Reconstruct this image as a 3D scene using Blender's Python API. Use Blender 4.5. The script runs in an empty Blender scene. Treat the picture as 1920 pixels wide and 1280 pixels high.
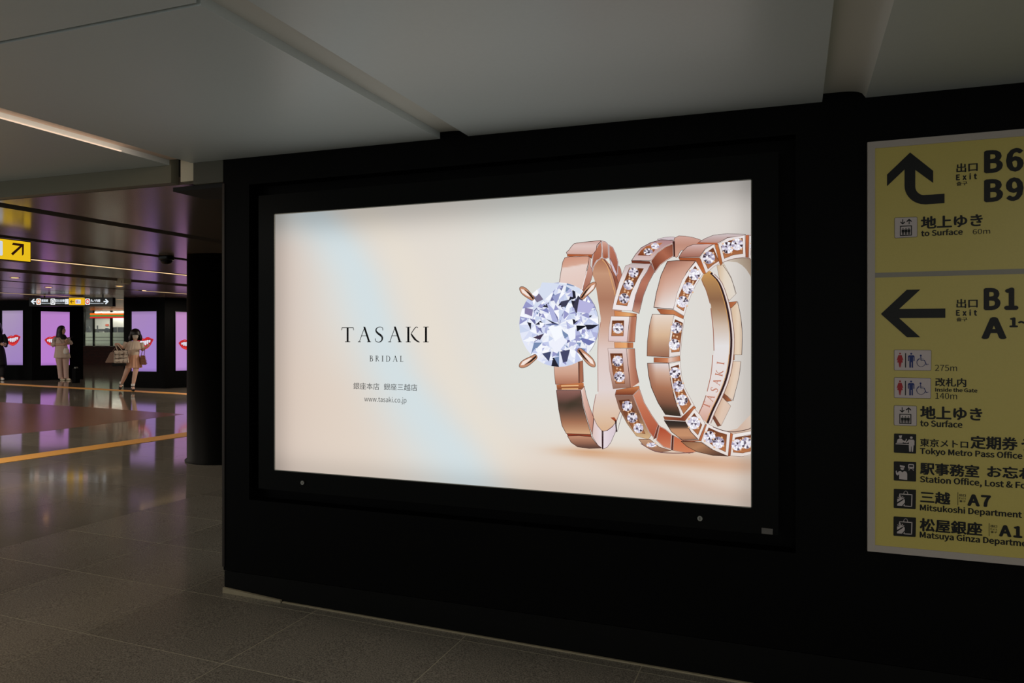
import bpy, bmesh, math, random
from mathutils import Vector, Matrix
from mathutils.geometry import tessellate_polygon, delaunay_2d_cdt

# ---------------------------------------------------------------- camera, world, exposure
SC = bpy.context.scene
COL = SC.collection
FPX = 1382.0                       # focal length in pixels of a 1920 px wide frame
YAW = math.radians(21.0)
CAMP = Vector((0.0, -3.4, 1.527))
HOR = 632.0
cam_d = bpy.data.cameras.new('camera')
cam_d.sensor_width = 36.0
cam_d.lens = FPX / 1920 * 36
cam_d.shift_y = (HOR - 640.0) / 1920.0
cam_d.clip_end = 200
cam = bpy.data.objects.new('camera', cam_d)
COL.objects.link(cam)
cam.location = CAMP
cam.rotation_euler = (math.pi / 2, 0, YAW)
SC.camera = cam

W = bpy.data.worlds.new('world')
SC.world = W
W.use_nodes = True
W.node_tree.nodes['Background'].inputs[0].default_value = (0.485, 0.505, 0.49, 1)
W.node_tree.nodes['Background'].inputs[1].default_value = 1.03

vs = SC.view_settings
vs.view_transform = 'Standard'
vs.look = 'None'
vs.exposure = 0.0
vs.gamma = 1.0
vs.use_curve_mapping = False

def area_light(name, loc, sx, sy, power, col, rot=(0, 0, 0)):
    d = bpy.data.lights.new(name, 'AREA')
    d.shape = 'RECTANGLE'
    d.size = sx
    d.size_y = sy
    d.energy = power
    d.color = col
    o = bpy.data.objects.new(name, d)
    COL.objects.link(o)
    o.location = loc
    o.rotation_euler = rot
    return o

# unseen area lights added under the bronze ceiling to brighten the hall
for hx, hy in ((-8.2, .7), (-9.0, 8.6), (-12.0, 2.2), (-12.0, 11.6), (-16.0, 4.6), (-16.0, 15.6), (-20.0, 7.0), (-20.0, 20.0), (-25.0, 11.0)):
    area_light('hall_fill', (hx, hy, 2.40 - 0.0075 * hx),    .5, .5, 55.0 if hx > -11 else 105.0, (1.0, .88, .74))

# unseen area lights added beside and behind the viewer, brightening floor and sign
for hx, hy, hw in ((1.9, -2.9, 13.0), (-2.3, -4.6, 12.0), (4.2, -4.2, 10.0), (-4.6, -2.2, 7.0)):
    area_light('near_fill', (hx, hy, 2.50 - 0.0094 * hx), .3, .3, hw, (1.0, .93, .80))

# ---------------------------------------------------------------- helpers
SN, CS = math.sin(YAW), math.cos(YAW)
FW = Vector((-SN, CS, 0))
RT = Vector((CS, SN, 0))

def ray(u, v):
    return FW + RT * ((u - 960) / FPX) + Vector((0, 0, 1)) * ((HOR - v) / FPX)

def P(u, v, t):
    return CAMP + ray(u, v) * t

FSL = -0.015                        # the concourse floor climbs gently towards the far hall
def zf(x):
    return FSL * x
def zh(x):                          # hall ceiling
    return 2.427 - 0.0075 * x
def zn(x):                          # near ceiling
    return 2.528 - 0.0094 * x

def on_floor(u, v):
    d = ray(u, v)
    t = -CAMP.z / (d.z - FSL * d.x)
    return CAMP + d * t, t
def on_hall(u, v):
    d = ray(u, v)
    t = (2.427 - CAMP.z) / (d.z + 0.0075 * d.x)
    return CAMP + d * t, t
def on_near(u, v):
    d = ray(u, v)
    t = (2.528 - CAMP.z) / (d.z + 0.0094 * d.x)
    return CAMP + d * t, t

def lin(c):
    out = []
    for x in c[:3]:
        x = max(0.0, min(1.0, x / 255.0))
        out.append(x / 12.92 if x <= 0.04045 else ((x + 0.055) / 1.055) ** 2.4)
    return tuple(out)

def tag(o, label=None, cat=None, group=None, kind=None):
    if label: o['label'] = label
    if cat: o['category'] = cat
    if group: o['group'] = group
    if kind: o['kind'] = kind
    return o

def link(name, data, parent=None):
    o = bpy.data.objects.new(name, data)
    COL.objects.link(o)
    if parent is not None:
        o.parent = parent
        o.matrix_parent_inverse = parent_world(parent).inverted()
    return o

def parent_world(p):
    m = p.matrix_basis
    return parent_world(p.parent) @ p.matrix_parent_inverse @ m if p.parent is not None else m.copy()

def empty(name, loc=(0, 0, 0), rz=0.0, parent=None):
    o = link(name, None, None)
    o.location = loc
    o.rotation_euler = (0, 0, rz)
    if parent is not None:
        o.parent = parent
        o.matrix_parent_inverse = parent_world(parent).inverted()
    return o

def mesh(name, vs_, fs_, mat, parent=None, smooth=False, cols=None, local=False):
    me = bpy.data.meshes.new(name)
    me.from_pydata([tuple(v) for v in vs_], [], fs_)
    if cols is not None:
        a = me.color_attributes.new('Col', 'FLOAT_COLOR', 'POINT')
        flat = []
        for c in cols:
            flat += [c[0], c[1], c[2], 1.0]
        a.data.foreach_set('color', flat)
    me.materials.append(mat)
    if smooth:
        me.polygons.foreach_set('use_smooth', [True] * len(me.polygons))
    me.update()
    o = link(name, me, None if local else parent)
    if local and parent is not None:
        o.parent = parent
    return o

class Geo:
    """collects boxes and prisms that become one mesh"""
    def __init__(s):
        s.v, s.f, s.c = [], [], []
    def box(s, x0, x1, y0, y1, z0, z1, slope=0.0, col=None):
        b = len(s.v)
        for x in (x0, x1):
            for y in (y0, y1):
                for z in (z0, z1):
                    s.v.append((x, y, z + slope * x))
        s.f += [tuple(b + i for i in q) for q in ((0, 1, 3, 2), (4, 6, 7, 5), (0, 4, 5, 1), (2, 3, 7, 6), (0, 2, 6, 4), (1, 5, 7, 3))]
        if col: s.c += [lin(col)] * 8
        return s
    def prism(s, pts, z0f, z1f, col=None):
        b = len(s.v); n = len(pts)
        for p in pts: s.v.append((p[0], p[1], z0f(p[0]) if callable(z0f) else z0f))
        for p in pts: s.v.append((p[0], p[1], z1f(p[0]) if callable(z1f) else z1f))
        s.f.append(tuple(range(b + n - 1, b - 1, -1)))
        s.f.append(tuple(range(b + n, b + 2 * n)))
        for i in range(n):
            j = (i + 1) % n
            s.f.append((b + i, b + j, b + n + j, b + n + i))
        if col: s.c += [lin(col)] * (2 * n)
        return s
    def tube(s, pts, r, n=8, col=None):
        pts = [Vector(p) for p in pts]
        b = len(s.v)
        for i, p in enumerate(pts):
            d = (pts[min(i + 1, len(pts) - 1)] - pts[max(i - 1, 0)]).normalized()
            a = d.orthogonal().normalized() if abs(d.z) > .9 else d.cross(Vector((0, 0, 1))).normalized()
            c = d.cross(a)
            rr = r[i] if isinstance(r, (list, tuple)) else r
            for k in range(n):
                t = 2 * math.pi * k / n
                s.v.append(tuple(p + (a * math.cos(t) + c * math.sin(t)) * rr))
        for i in range(len(pts) - 1):
            for k in range(n):
                k2 = (k + 1) % n
                s.f.append((b + i * n + k, b + i * n + k2, b + (i + 1) * n + k2, b + (i + 1) * n + k))
        s.f.append(tuple(b + k for k in range(n - 1, -1, -1)))
        s.f.append(tuple(b + (len(pts) - 1) * n + k for k in range(n)))
        if col: s.c += [lin(col)] * (len(pts) * n)
        return s
    def build(s, name, mat, parent=None, bevel=0.0, smooth=False):
        o = mesh(name, s.v, s.f, mat, parent, smooth=smooth, cols=s.c if s.c else None)
        if bevel:
            bm = bmesh.new(); bm.from_mesh(o.data)
            bmesh.ops.bevel(bm, geom=[e for e in bm.edges], offset=bevel, segments=2, affect='EDGES', profile=.5)
            bm.to_mesh(o.data); bm.free()
        return o

def lathe(name, prof, c, mat, parent=None, n=32, smooth=True):
    v, f = [], []
    for r, z in prof:
        for k in range(n):
            t = 2 * math.pi * k / n
            v.append((c[0] + r * math.cos(t), c[1] + r * math.sin(t), c[2] + z))
    for i in range(len(prof) - 1):
        for k in range(n):
            k2 = (k + 1) % n
            f.append((i * n + k, i * n + k2, (i + 1) * n + k2, (i + 1) * n + k))
    f.append(tuple(range(n - 1, -1, -1)))
    f.append(tuple((len(prof) - 1) * n + k for k in range(n)))
    return mesh(name, v, f, mat, parent, smooth=smooth)

# ---------------------------------------------------------------- materials
def base_mat(name):
    m = bpy.data.materials.new(name)
    m.use_nodes = True
    return m, m.node_tree.nodes, m.node_tree.links, m.node_tree.nodes['Principled BSDF']

def mat(name, col, rough=.5, metal=0.0, spec=.5, noise=0.0, nscale=30.0, bump=0.0, coat=0.0, rvar=0.0):
    m, N, L, b = base_mat(name)
    c = lin(col)
    b.inputs['Base Color'].default_value = (*c, 1)
    b.inputs['Roughness'].default_value = rough
    b.inputs['Metallic'].default_value = metal
    b.inputs['Specular IOR Level'].default_value = spec
    b.inputs['Coat Weight'].default_value = coat
    tc = N.new('ShaderNodeTexCoord')
    nz = N.new('ShaderNodeTexNoise')
    nz.inputs['Scale'].default_value = nscale
    nz.inputs['Detail'].default_value = 6
    L.new(tc.outputs['Object'], nz.inputs['Vector'])
    mx = N.new('ShaderNodeMix'); mx.data_type = 'RGBA'
    mx.inputs[6].default_value = (*[x * (1 - noise) for x in c], 1)
    mx.inputs[7].default_value = (*[min(1, x * (1 + noise)) for x in c], 1)
    L.new(nz.outputs['Fac'], mx.inputs[0])
    L.new(mx.outputs[2], b.inputs['Base Color'])
    if rvar:
        mr = N.new('ShaderNodeMapRange')
        mr.inputs[3].default_value = max(0, rough - rvar); mr.inputs[4].default_value = rough + rvar
        L.new(nz.outputs['Fac'], mr.inputs[0]); L.new(mr.outputs[0], b.inputs['Roughness'])
    if bump:
        bp = N.new('ShaderNodeBump')
        bp.inputs['Strength'].default_value = bump
        bp.inputs['Distance'].default_value = .002
        L.new(nz.outputs['Fac'], bp.inputs['Height'])
        L.new(bp.outputs[0], b.inputs['Normal'])
    return m

def emat(name, col, k=1.0):
    m = bpy.data.materials.new(name); m.use_nodes = True
    N, L = m.node_tree.nodes, m.node_tree.links
    N.clear()
    e = N.new('ShaderNodeEmission'); o = N.new('ShaderNodeOutputMaterial')
    e.inputs[0].default_value = (*lin(col), 1); e.inputs[1].default_value = k
    L.new(e.outputs[0], o.inputs[0])
    return m

def attr_emit(name, k=1.0):
    m = emat(name, (255, 255, 255), k)
    N, L = m.node_tree.nodes, m.node_tree.links
    a = N.new('ShaderNodeVertexColor'); a.layer_name = 'Col'
    L.new(a.outputs[0], N['Emission'].inputs[0])
    return m

def attr_mat(name, rough=.5, spec=.5):
    m, N, L, b = base_mat(name)
    a = N.new('ShaderNodeVertexColor'); a.layer_name = 'Col'
    L.new(a.outputs[0], b.inputs['Base Color'])
    b.inputs['Roughness'].default_value = rough
    b.inputs['Specular IOR Level'].default_value = spec
    return m

def granite(name, col, rough, var=.35, scale=220.0, bump=.25, spec=.5, patch=.0):
    """speckled stone; every tile gets its own slight tone"""
    m, N, L, b = base_mat(name)
    c = lin(col)
    g = N.new('ShaderNodeNewGeometry')
    n1 = N.new('ShaderNodeTexNoise'); n1.inputs['Scale'].default_value = scale; n1.inputs['Detail'].default_value = 3
    n2 = N.new('ShaderNodeTexNoise'); n2.inputs['Scale'].default_value = 1.3; n2.inputs['Detail'].default_value = 4
    L.new(g.outputs['Position'], n1.inputs['Vector']); L.new(g.outputs['Position'], n2.inputs['Vector'])
    oi = N.new('ShaderNodeObjectInfo')
    r1 = N.new('ShaderNodeMapRange'); r1.inputs[1].default_value = .3; r1.inputs[2].default_value = .7
    r1.inputs[3].default_value = 1 - var; r1.inputs[4].default_value = 1 + var
    L.new(n1.outputs['Fac'], r1.inputs[0])
    r2 = N.new('ShaderNodeMapRange'); r2.inputs[3].default_value = .82; r2.inputs[4].default_value = 1.18
    L.new(n2.outputs['Fac'], r2.inputs[0])
    r3 = N.new('ShaderNodeMapRange'); r3.inputs[3].default_value = .9; r3.inputs[4].default_value = 1.1
    L.new(oi.outputs['Random'], r3.inputs[0])
    m1 = N.new('ShaderNodeMath'); m1.operation = 'MULTIPLY'; L.new(r1.outputs[0], m1.inputs[0]); L.new(r2.outputs[0], m1.inputs[1])
    m2 = N.new('ShaderNodeMath'); m2.operation = 'MULTIPLY'; L.new(m1.outputs[0], m2.inputs[0]); L.new(r3.outputs[0], m2.inputs[1])
    sc = N.new('ShaderNodeVectorMath'); sc.operation = 'SCALE'
    sc.inputs[0].default_value = c
    L.new(m2.outputs[0], sc.inputs['Scale'])
    L.new(sc.outputs[0], b.inputs['Base Color'])
    b.inputs['Roughness'].default_value = rough
    b.inputs['Specular IOR Level'].default_value = spec
    if bump:
        bp = N.new('ShaderNodeBump'); bp.inputs['Strength'].default_value = bump; bp.inputs['Distance'].default_value = .001
        L.new(n1.outputs['Fac'], bp.inputs['Height']); L.new(bp.outputs[0], b.inputs['Normal'])
    return m

M = {}
M['black_panel'] = mat('black_panel', (6, 6, 6), .42, spec=.06, noise=.15, nscale=4)
M['black_frame'] = mat('black_frame', (8, 9, 8), .34, spec=.08, noise=.1, nscale=6)
M['black_gloss'] = mat('black_gloss', (8, 8, 8), .25, spec=.2)
M['black_column'] = mat('black_column', (7, 7, 6), .5, spec=.04)
M['black_plastic'] = mat('black_plastic', (12, 12, 12), .3)
M['kick'] = mat('kick_plate', (11, 11, 10), .4, spec=.12, noise=.2, nscale=9)
M['bare_trim'] = mat('bare_trim', (158, 146, 120), .6, noise=.15, nscale=25)
M['steel'] = mat('steel', (150, 148, 140), .3, metal=.9)
M['corner_trim'] = mat('corner_trim', (60, 54, 50), .35, metal=.8)
M['ceil_panel'] = mat('white_ceiling_panel', (200, 208, 208), .36, spec=.5, noise=.03, nscale=60, bump=.05)
M['ceil_slot'] = mat('ceiling_slot_paint', (206, 206, 198), .5, spec=.2)
M['hall_ceil'] = mat('bronze_ceiling_metal', (126, 113, 102), .2, metal=.25, spec=.85, noise=.05, nscale=3)
M['hall_gap'] = mat('dark_ceiling_gap', (14, 12, 11), .7)
M['beam'] = mat('olive_beam_paint', (120, 116, 98), .5, noise=.05, nscale=10)
M['tile_near'] = granite('grey_granite', (126, 119, 108), .17, spec=.45, bump=.12, var=.55, scale=150)
M['tile_far'] = granite('polished_granite', (122, 115, 104), .075, var=.2, bump=0.0, spec=.5)
M['grout'] = mat('pale_joint', (170, 162, 140), .7, spec=.1)
M['tactile'] = mat('amber_strip', (238, 172, 80), .45, noise=.12, nscale=40)
M['brown_tile'] = granite('brown_granite', (112, 78, 58), .25, var=.3, bump=.1, spec=.3)
# ---------------------------------------------------------------- light from the near ceiling (recessed slot lamps behind the viewer)
WARM = (1.0, .86, .68)

# ---------------------------------------------------------------- setting: floor
floor = Geo().box(-46, 8, -7.0, 24, -.30, -.0010, slope=FSL).build('floor', M['grout'])
tag(floor, kind='structure')

TX, TY, X0, Y0 = .89, .66, -3.33, -.07
def polished(x, y):
    return x < -5.16 or y > 1.95

def tile_mesh(name, w, h, m):
    g = Geo().box(-w / 2, w / 2, -h / 2, h / 2, -.012, 0, slope=FSL)
    me = bpy.data.meshes.new(name); me.from_pydata(g.v, [], g.f); me.materials.append(m)
    return me
tm_near = tile_mesh('tile', TX - .006, TY - .006, M['tile_near'])
tm_far = tile_mesh('tile', TX - .003, TY - .003, M['tile_far'])
tm_brown = tile_mesh('tile', TX - .003, TY - .003, M['brown_tile'])

# amber guide strips and the brown paved field, laid out on the floor
def fl(u, v):
    p, t = on_floor(u, v); return p
sA0, sA1 = fl(0, 859.6), fl(355, 809.6)
sB0, sB1 = fl(0, 868.8), fl(355, 817.4)
sC0, sC1 = fl(0, 718.2), fl(355, 737.4)
sD0, sD1 = fl(0, 720.6), fl(355, 740.0)
brown_poly = [fl(-160, 747.5), fl(0, 753.6), fl(180, 764), fl(345, 776.5), fl(234, 790), fl(100, 806), fl(0, 816.5), fl(-160, 834)]

def inside(p, poly):
    c = False; n = len(poly)
    for i in range(n):
        a, b = poly[i], poly[(i + 1) % n]
        if (a.y > p.y) != (b.y > p.y) and p.x < (b.x - a.x) * (p.y - a.y) / (b.y - a.y) + a.x:
            c = not c
    return c

cands, rest_near, rest_far = [], Geo(), Geo()
for i in range(-48, 12):
    for j in range(-11, 36):
        xc = X0 + (i + .5) * TX; yc = Y0 + (j + .5) * TY
        if xc > 7.5 or xc < -45.5 or yc > 23.5: continue
        far = polished(xc, yc)
        vis = 0
        q = Vector((xc, yc, zf(xc))) - CAMP
        d = q.dot(FW)
        if d > .8:
            u = 960 + q.dot(RT) / d * FPX; v = HOR - q.z / d * FPX
            if -260 < u < 2100 and v < 1500 and not (xc > -3.0 and yc > .33):
                u_ok = u < 500 or yc < .4
                if u_ok: vis = 1.0 / d ** 3
        cands.append((vis, xc, yc, far))
cands.sort(key=lambda c: -c[0])
for k, (vis, xc, yc, far) in enumerate(cands):
    if vis > 0 and k < 290:
        o = bpy.data.objects.new('tile', tm_far if far else tm_near)
        COL.objects.link(o); o.parent = floor; o.location = (xc, yc, zf(xc))
    else:
        g = rest_far if far else rest_near
        w = .0015 if far else .0025
        g.box(xc - TX / 2 + w, xc + TX / 2 - w, yc - TY / 2 + w, yc + TY / 2 - w, -.012, 0, slope=FSL)
tag(rest_near.build('paving', M['tile_near'], floor), kind='stuff')
tag(rest_far.build('polished_paving', M['tile_far'], floor), kind='stuff')

def strip(name, pts, m, h0, h1, parent):
    g = Geo().prism([(p.x, p.y) for p in pts], lambda x: zf(x) + h0, lambda x: zf(x) + h1)
    return g.build(name, m, parent)
def ext(a, b, k):                  # point on the line a->b, k beyond a (negative) or b
    return a + (b - a) * k
strip('guide_strip', [ext(sA0, sA1, -.35), ext(sA0, sA1, 1.6), ext(sB0, sB1, 1.6), ext(sB0, sB1, -.35)], M['tactile'], -.008, .004, floor)
strip('guide_strip', [ext(sC0, sC1, -.35), ext(sC0, sC1, 1.8), ext(sD0, sD1, 1.8), ext(sD0, sD1, -.35)], M['tactile'], -.008, .004, floor)
strip('brown_paving', brown_poly, M['brown_tile'], -.008, .0015, floor)

# ---------------------------------------------------------------- setting: near ceiling
XE = [-7.0, -5.32, -5.15, -3.51, -3.34, -1.70, -1.54, .108, .275, 1.92, 2.09, 3.73, 3.90, 5.6]
ceil = Geo().box(-7.0, 6.0, -6.6, 0.0, 2.528 + .036, 2.528 + .30, slope=-.0094).build('ceiling', M['ceil_slot'])
tag(ceil, kind='structure')
for k in range(0, len(XE), 2):
    a, b = XE[k], XE[k + 1]
    y1 = -.002
    while y1 > -6.5:
        y0 = y1 - 1.64
        Geo().box(a, b, y0 + .009, y1 - (0 if y1 > -.01 else .009), 2.528, 2.528 + .0355, slope=-.0094).build('ceiling_panel', M['ceil_panel'], ceil)
        y1 = y0
# every unlit slot is a shallow cove: deep at its first edge, curving down to the next panel
for k in range(1, len(XE) - 1, 2):
    if XE[k] in (-3.51,): continue
    a, b = XE[k], XE[k + 1]
    v_, f_ = [], []
    for i in range(13):
        s_ = i / 12
        x = a + (b - a) * s_; z = 2.528 - .0094 * x + .0005 + .034 * math.sqrt(max(0, 1 - s_ ** 5))
        v_ += [(x, -6.5, z), (x, -.002, z)]
        if i: f_.append((2 * i - 2, 2 * i, 2 * i + 1, 2 * i - 1))
    mesh('cove', v_, f_, M['ceil_slot'], ceil, smooth=True)
# warm lamps lying in the ceiling slots
def slot_lamp(x0, x1, y0, y1, m, nm='slot_lamp'):
    return Geo().box(x0, x1, y0, y1, 2.528 + .012, 2.528 + .034, slope=-.0094).build(nm, m)

# ---------------------------------------------------------------- setting: black wall with its recess
U0, U1 = P(515, 0, 1), 0
def wx(u):                           # x on the plane y = 0
    du = (u - 960) / FPX
    t = 3.4 / (CS + du * SN)
    return (-SN + du * CS) * t, t
SX0, SX1 = wx(515.2)[0], wx(1409.8)[0]
SZ0, SZ1 = CAMP.z - .749, CAMP.z + .6935
FR, GR, GD = .110, .070, .085
fx0, fx1, fz0, fz1 = SX0 - FR, SX1 + FR, SZ0 - FR, SZ1 + FR
gx0, gx1, gz0, gz1 = fx0 - GR, fx1 + GR, fz0 - GR, fz1 + GR
WL, WR, WT = wx(419)[0], 6.0, 2.62
wall = empty('wall_back', (WL, 0, 0))
tag(wall, kind='structure')
wall['kind'] = 'structure'
def wbox(name, x0, x1, z0, z1, y0=0.0, y1=.55, m='black_panel', bev=0.0):
    return Geo().box(x0, x1, y0, y1, z0, z1).build(name, M[m], wall, bevel=bev)
KZ = .175
wall_main = Geo()
wall_main.box(WL, gx0, 0, .55, KZ, WT)
wall_main.box(gx1, WR, 0, .55, KZ, WT)
wall_main.box(gx0, gx1, 0, .55, gz1, WT)
wall_main.box(gx0, gx1, 0, .55, KZ, gz0)
wall_main.box(gx0, gx1, GD, .55, gz0, gz1)
wall_main.build('wall_cladding', M['black_panel'], wall)
Geo().box(WL + .004, WR, .004, .54, -.1, KZ - .004).build('kick_plate', M['kick'], wall)
Geo().box(WL - .006, WL + .012, -.006, .56, KZ + .02, 2.42).build('corner_trim', M['corner_trim'], wall, bevel=.002)
# pale sill strip at the foot of the wall, thicker where the black skirting starts
g = Geo()
xa, xb = WL + .004, wx(528)[0]
g.v = [(xa, -.012, zf(xa)), (xb, -.012, zf(xb)), (xb, -.012, zf(xb) + .012), (xa, -.012, zf(xa) + .030),
       (xa, .01, zf(xa)), (xb, .01, zf(xb)), (xb, .01, zf(xb) + .012), (xa, .01, zf(xa) + .030)]
g.f = [(0, 1, 2, 3), (7, 6, 5, 4), (3, 2, 6, 7), (0, 4, 5, 1), (0, 3, 7, 4), (1, 5, 6, 2)]
g.build('sill_wedge', M['bare_trim'], wall)
Geo().box(xb + .01, WR, -.008, .01, -.002, .006, slope=FSL).build('sill_strip', M['bare_trim'], wall)

# bulkhead left of the wall, the dropped edge of the hall ceiling
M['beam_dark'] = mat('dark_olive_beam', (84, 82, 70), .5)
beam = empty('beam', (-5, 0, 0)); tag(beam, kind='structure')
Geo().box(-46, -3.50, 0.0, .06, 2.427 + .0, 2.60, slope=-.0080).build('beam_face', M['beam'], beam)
M['beam_lit'] = mat('lit_beam_cream', (228, 218, 192), .6)  # cream tone paints in lamp light on the beam return
Geo().box(-3.455, -3.33, .03, .09, 2.462, 2.60).build('beam_return', M['beam_lit'], beam)
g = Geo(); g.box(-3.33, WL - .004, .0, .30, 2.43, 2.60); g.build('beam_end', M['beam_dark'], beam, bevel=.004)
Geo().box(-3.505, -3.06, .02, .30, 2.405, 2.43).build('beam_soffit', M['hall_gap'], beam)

# ---------------------------------------------------------------- setting: hall ceiling of bronze metal strips
hall = Geo().box(-46, -3.0, .06, 24, 2.427 + .05, 2.80, slope=-.0075).build('ceiling_hall', M['hall_gap'])
tag(hall, kind='structure')
gaps = [(-5.27, .20), (-6.98, .20), (-8.83, .17), (-10.75, .55), (-13.05, .22), (-15.0, .06), (-17.1, .22), (-19.0, .05), (-21.0, .05), (-24.0, .05), (-28.0, .05), (-33.0, .05), (-40, .05)]
edges = [-3.0] + [x for gx, w in gaps for x in (gx + w / 2, gx - w / 2)] + [-46]
for k in range(0, len(edges), 2):
    b, a = edges[k], edges[k + 1]
    ys = [.062, 3.7, 7.4, 11.1, 14.8, 18.5, 22.2, 24]
    for j in range(len(ys) - 1):
        Geo().box(a, b, ys[j] + .003, ys[j + 1] - .003, 2.427, 2.427 + .049, slope=-.0075).build('ceiling_panel', M['hall_ceil'], hall)

M['strip_lamp'] = emat('strip_lamp_glow', (255, 214, 160), 1.15)
M['slot_glow'] = emat('slot_lamp_glow', (255, 222, 192), .95)
def hall_strip(x, y0, y1, w, label, drop=.0):
    r = empty('strip_light', (x, (y0 + y1) / 2, zh(x)))
    tag(r, label, 'light', 'strip lights in the hall ceiling')
    Geo().box(x - w / 2, x + w / 2, y0, y1, 2.427 - .004, 2.427 + .03, slope=-.0075).build('diffuser', M['strip_lamp'], r)
    g = Geo()
    for s in (-1, 1):
        g.box(x + s * (w / 2 + .006) - .005, x + s * (w / 2 + .006) + .005, y0, y1, 2.427 - .006, 2.427 + .03, slope=-.0075)
    g.build('housing', M['hall_gap'], r)
hall_strip(-8.83, 1.3, 14, .12, 'long warm strip light running from the yellow arrow sign to the round column')
pE, tE = on_hall(265, 545)
hall_strip(-13.05, pE.y, pE.y + 12, .11, 'thin warm strip light over the pillar behind the walking woman')
p0, t0 = on_hall(0, 547.5)
hall_strip(-17.1, p0.y - 3, p0.y + 3.6, .11, 'thin warm strip light ending above the black line sign')

M['lamp_glow'] = emat('downlight_glow', (255, 190, 120), 3.0)
def downlight(u, v, label):
    p, t = on_hall(u, v)
    r = empty('downlight', (p.x, p.y, zh(p.x)))
    tag(r, label, 'light', 'round downlights in the hall ceiling')
    lathe('trim_ring', [(.075, -.004), (.075, .004), (.06, .004), (.058, -.006)], (p.x, p.y, zh(p.x)), M['steel'], r, n=20)
    lathe('lamp', [(.055, -.007), (.055, -.002)], (p.x, p.y, zh(p.x)), M['lamp_glow'], r, n=20)
downlight(28, 520, 'small warm downlight nearest the yellow arrow sign')
downlight(91, 538, 'small warm downlight above the left arrow of the black line sign')
downlight(224, 536, 'small warm downlight beside the pale hanging box')

# far end of the hall and the sides, so that the hall is closed
tag(Geo().box(-46.5, -46, -7, 24, -1, 4).build('wall_far', M['black_panel']), kind='structure')
tag(Geo().box(-46, 8, 24, 24.4, -1, 4).build('wall_side', M['black_panel']), kind='structure')
tag(Geo().box(6, 6.3, .55, 24, -1, 4).build('wall_right', M['black_panel']), kind='structure')

# round black column in front of the hall
cp = P(416, 700, 8.66)
col_ = lathe('column', [(.40, zf(cp.x) - .05), (.40, zf(cp.x) + .02), (.378, zf(cp.x) + .03), (.378, zh(cp.x) + .02)], (cp.x, cp.y, 0), M['black_column'], n=64)
tag(col_, kind='structure')

# left slot of the near ceiling: inner lamp strip and glowing lower edge
M['slot_face'] = mat('slot_face_paint', (236, 212, 194), .6, spec=.2)
Geo().box(-3.508, -3.345, -6.5, -.004, 2.528 + .031, 2.528 + .0358, slope=-.0094).build('slot_back', M['slot_face'], ceil)
def near_slot(x0, x1, y0, y1, label):
    o = Geo().box(x0, x1, y0, y1, 2.528 - .0005, 2.528 + .0035, slope=-.0094).build('slot_glow_strip', M['slot_glow'])  # glowing strip imitates the lit lower edge of the slot
    tag(o, label, 'light')
near_slot(-3.5085, -3.496, -6.5, -.35, 'warm lit slot in the pale ceiling ending at the olive beam')

o_ = Geo().box(-3.3515, -3.3465, -6.5, -.30, 2.528 + .006, 2.528 + .026, slope=-.0094).build('slot_glow_strip', emat('slot_side_glow', (255, 226, 204), 7.0))
tag(o_, 'warm lamp strip along the inner edge of the lit ceiling slot', 'light')
# ---------------------------------------------------------------- flat print on real surfaces
class Plane:
    """a flat face in the place: origin O, horizontal axis X, outward normal N; traced points land on it"""
    def __init__(s, O, X):
        s.O, s.X = Vector(O), Vector(X).normalized()
        s.Z = Vector((0, 0, 1))
        s.N = s.X.cross(s.Z)
    def ab(s, u, v, off=0.0):
        d = ray(u, v); O = s.O + s.N * off
        t = (O - CAMP).dot(s.N) / d.dot(s.N)
        p = CAMP + d * t - O
        return p.dot(s.X), p.z
    def w(s, a, b, off):
        return s.O + s.X * a + s.Z * b + s.N * off

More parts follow.
